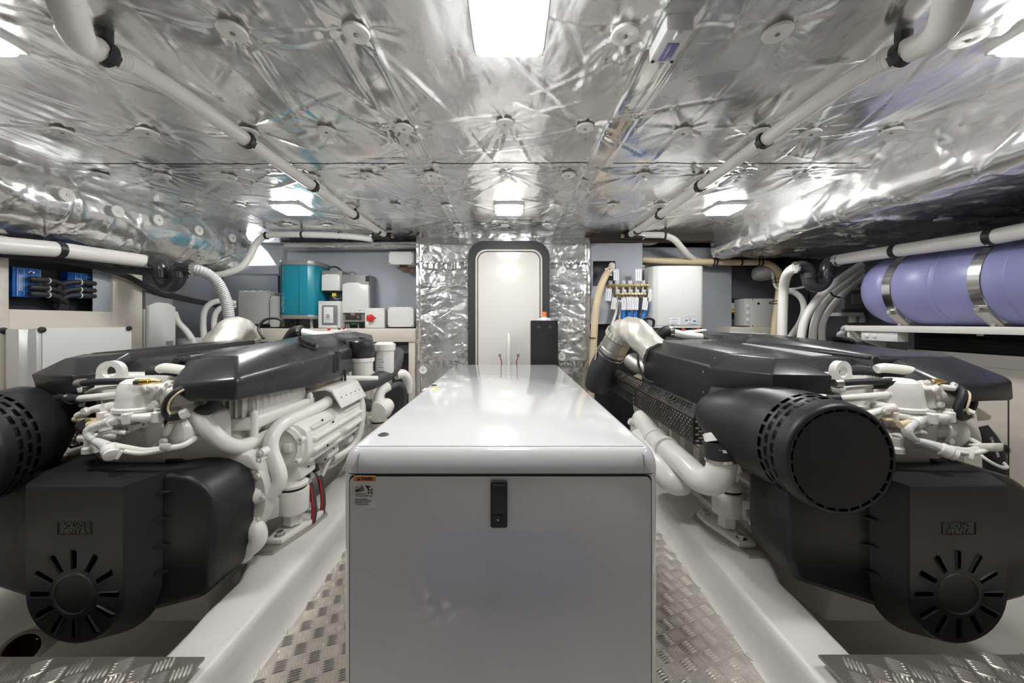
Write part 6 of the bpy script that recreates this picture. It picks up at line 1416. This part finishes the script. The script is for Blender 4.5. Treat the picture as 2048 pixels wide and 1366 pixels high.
# cable glands at the shelf end
tg_ = thing('cable_glands', 'cluster of grey cable glands at the end of the tank shelf', 'cable glands', at(1688, 675, 2.27))
for px, py in ((1690, 655), (1682, 666), (1694, 668), (1682, 675), (1697, 676)):
    part('gland', MB().tube(path([(px + 8, py, 2.27), (px + 2, py, 2.27), (px - 3, py + 2, 2.28), (px - 4, py + 7, 2.3)]), [.013, .016, .014, .012], 12, smooth=3), 'hose_grey', tg_)
part('blue_cap', MB().cyl(at(1696, 656, 2.26), at(1702, 656, 2.26), .014, 12), 'blue_label', tg_)
part('gland_plate', MB().box(2.10, 2.18, 2.222, 2.238, H - .12, H - .02, .003), 'white_panel', tg_)
# clear-lid box behind the tank
cb_ = thing('clear_lid_box', 'dark box with clear lid beside the end of the lilac tank', 'box', at(1708, 632, 2.69))
part('body', pbox(1683, 1735, 575, 626, 2.69, 2.80, .006), 'grey_dark', cb_)
part('clear_lid', pbox(1688, 1732, 580, 618, 2.67, 2.70, .010, 3), 'smoke_window', cb_)
part('top_rim', pbox(1688, 1740, 574, 580, 2.67, 2.74, .003), 'box_grey', cb_)
part('base_rim', pbox(1683, 1728, 625, 632, 2.66, 2.80, .003), 'box_light', cb_)
part('mechanism', pbox(1704, 1724, 588, 608, 2.666, 2.68, .003), 'print_grey', cb_)
for px in (1705, 1724): part('gland', MB().cyl(at(px, 631, 2.72), at(px, 645, 2.72), .026 if px < 1710 else .020, 16), 'box_light', cb_)
# lower right: dark recess, white locker panel with keyhole latch
wr = struct('wall_right_panel', MB().box(2.30, 2.33, -1.2, 2.05, -.1, H - .215, .003), 'cream_panel', 'cream locker panel outboard of the right engine')
part('upper_strip', MB().box(2.32, 2.34, -1.2, 2.1, H - .222, H - .155, .003), 'white_panel', wr)
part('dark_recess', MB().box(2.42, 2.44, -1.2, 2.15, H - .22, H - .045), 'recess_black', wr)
part('seam', MB().box(2.299, 2.301, 1.655, 1.66, -.1, H - .30), 'seam_dark', wr)
for k in range(3): part('cable', MB().tube([(2.38, .5, H - .10 - .025 * k), (2.38, 1.2, H - .115 - .02 * k), (2.39, 2.1, H - .09 - .02 * k)], .014, 8, smooth=4), 'black_rubber', wr)
part('cable_sleeve', MB().box(2.33, 2.37, 1.25, 1.45, H - .15, H - .10, .004), 'black_rubber', wr)
q = atx(2005, 905, 2.29)
kl = part('latch', MB().lathe([(.018, 0), (.018, .006), (.012, .009)], (2.30, q.y, q.z + .02), (-1, 0, 0), 18), 'black_rubber', wr)
part('latch_tail', MB().box(2.288, 2.30, q.y - .008, q.y + .008, q.z - .06, q.z + .02, .003), 'black_rubber', wr)
# sea-water hose on the outboard side of the right engine
t = thing('seawater_hose', 'black printed hose in a white ring outboard of the right engine', 'hose', at(1990, 960, 1.30))
part('hose', MB().tube(path([(1955, 855, 1.34), (1975, 880, 1.32), (1987, 908, 1.31), (1990, 945, 1.31)]), .028, 16, smooth=5), 'black_rubber', t)
part('ring', MB().torus(at(1984, 918, 1.29), (.2, -.5, .8), .036, .006, 22, 8), 'engine_white', t)
q = at(1984, 892, 1.285); part('hose_print', text_verts('CASO FILTERS', .014, frame(q + Vector((-.006, -.012, 0)), (.35, 0, -.93), (.93, 0, .35)), .0003, width=.075), 'print_white', t)
part('support_tab', MB().hull(path([(1950, 812, 1.36), (1983, 832, 1.36), (1980, 840, 1.36), (1955, 842, 1.36), (1950, 812, 1.39), (1983, 832, 1.39), (1955, 842, 1.39)]), .002), 'steel_dull', t)
# ---------------------------------------------------------------- bilge outlet at the lower left
t = thing('hull_outlet', 'white through-hull pipe with red-brown bore at the lower left', 'pipe', at(60, 1300, 1.05))
a_, b_ = at(55, 1290, 1.08), at(10, 1318, 1.02)
mb = MB().lathe([(.050, .20), (.050, .004), (.047, 0), (.040, 0), (.038, .006), (.038, .18)], at(40, 1302, 1.06), at(120, 1245, 1.30) - at(40, 1302, 1.06), 26, cap=False)
part('pipe', mb, 'bilge_grey', t)
part('bore', MB().lathe([(.0378, .012), (.0378, .12), (.002, .121)], at(40, 1302, 1.06), at(120, 1245, 1.30) - at(40, 1302, 1.06), 26, cap=False), 'red_brown', t)
# weld beads where the bearers meet the hull bottom
for s in (-1, 1):
    mb = MB()
    for k in range(44):
        y = .85 + k * .016; x = s * (.895 + (.03 if y > 1.2 else 0)); mb.lathe([(.001, -.004), (.008, -.003), (.010, .001), (.006, .006)], (x, y, -.19 + .25 * (k / 44.)), (s, 0, .4), 8)
    part('weld_beads', mb, 'bilge_grey', bpy.data.objects['floor_bilge'], kind='stuff')
# unseen lilac fender added on the floor for the purple reflection in the generator front
fe = thing('fender', 'unseen lilac fender added for its purple reflection in the generator front', 'fender', (-.02, .42, 0))
part('body', MB().lathe([(.02, -.30), (.07, -.28), (.10, -.22), (.10, .22), (.07, .28), (.02, .30)], (-.02, .42, .103), (1, 0, 0), 32), 'lilac_tank', fe)
for s in (-1, 1): part('eye', MB().torus((-.02 + s * .315, .42, .103), (0, 1, 0), .018, .007, 16, 8), 'lilac_tank', fe)
# added fill lamp, brightens the pale hull seen through the opening at the back left
p = at(486, 478, 3.2)
bl = thing('bay_fill_light', 'added fill lamp behind the left foil duct end, brightening the pale hull in the opening', 'light', (p.x, 3.2, H + .66))
part('housing', MB().box(p.x - .055, p.x + .055, 3.155, 3.245, H + .70, H + .725, .004), 'box_light', bl)
part('lens', MB().box(p.x - .045, p.x + .045, 3.165, 3.235, H + .688, H + .702, .004), 'lens', bl)
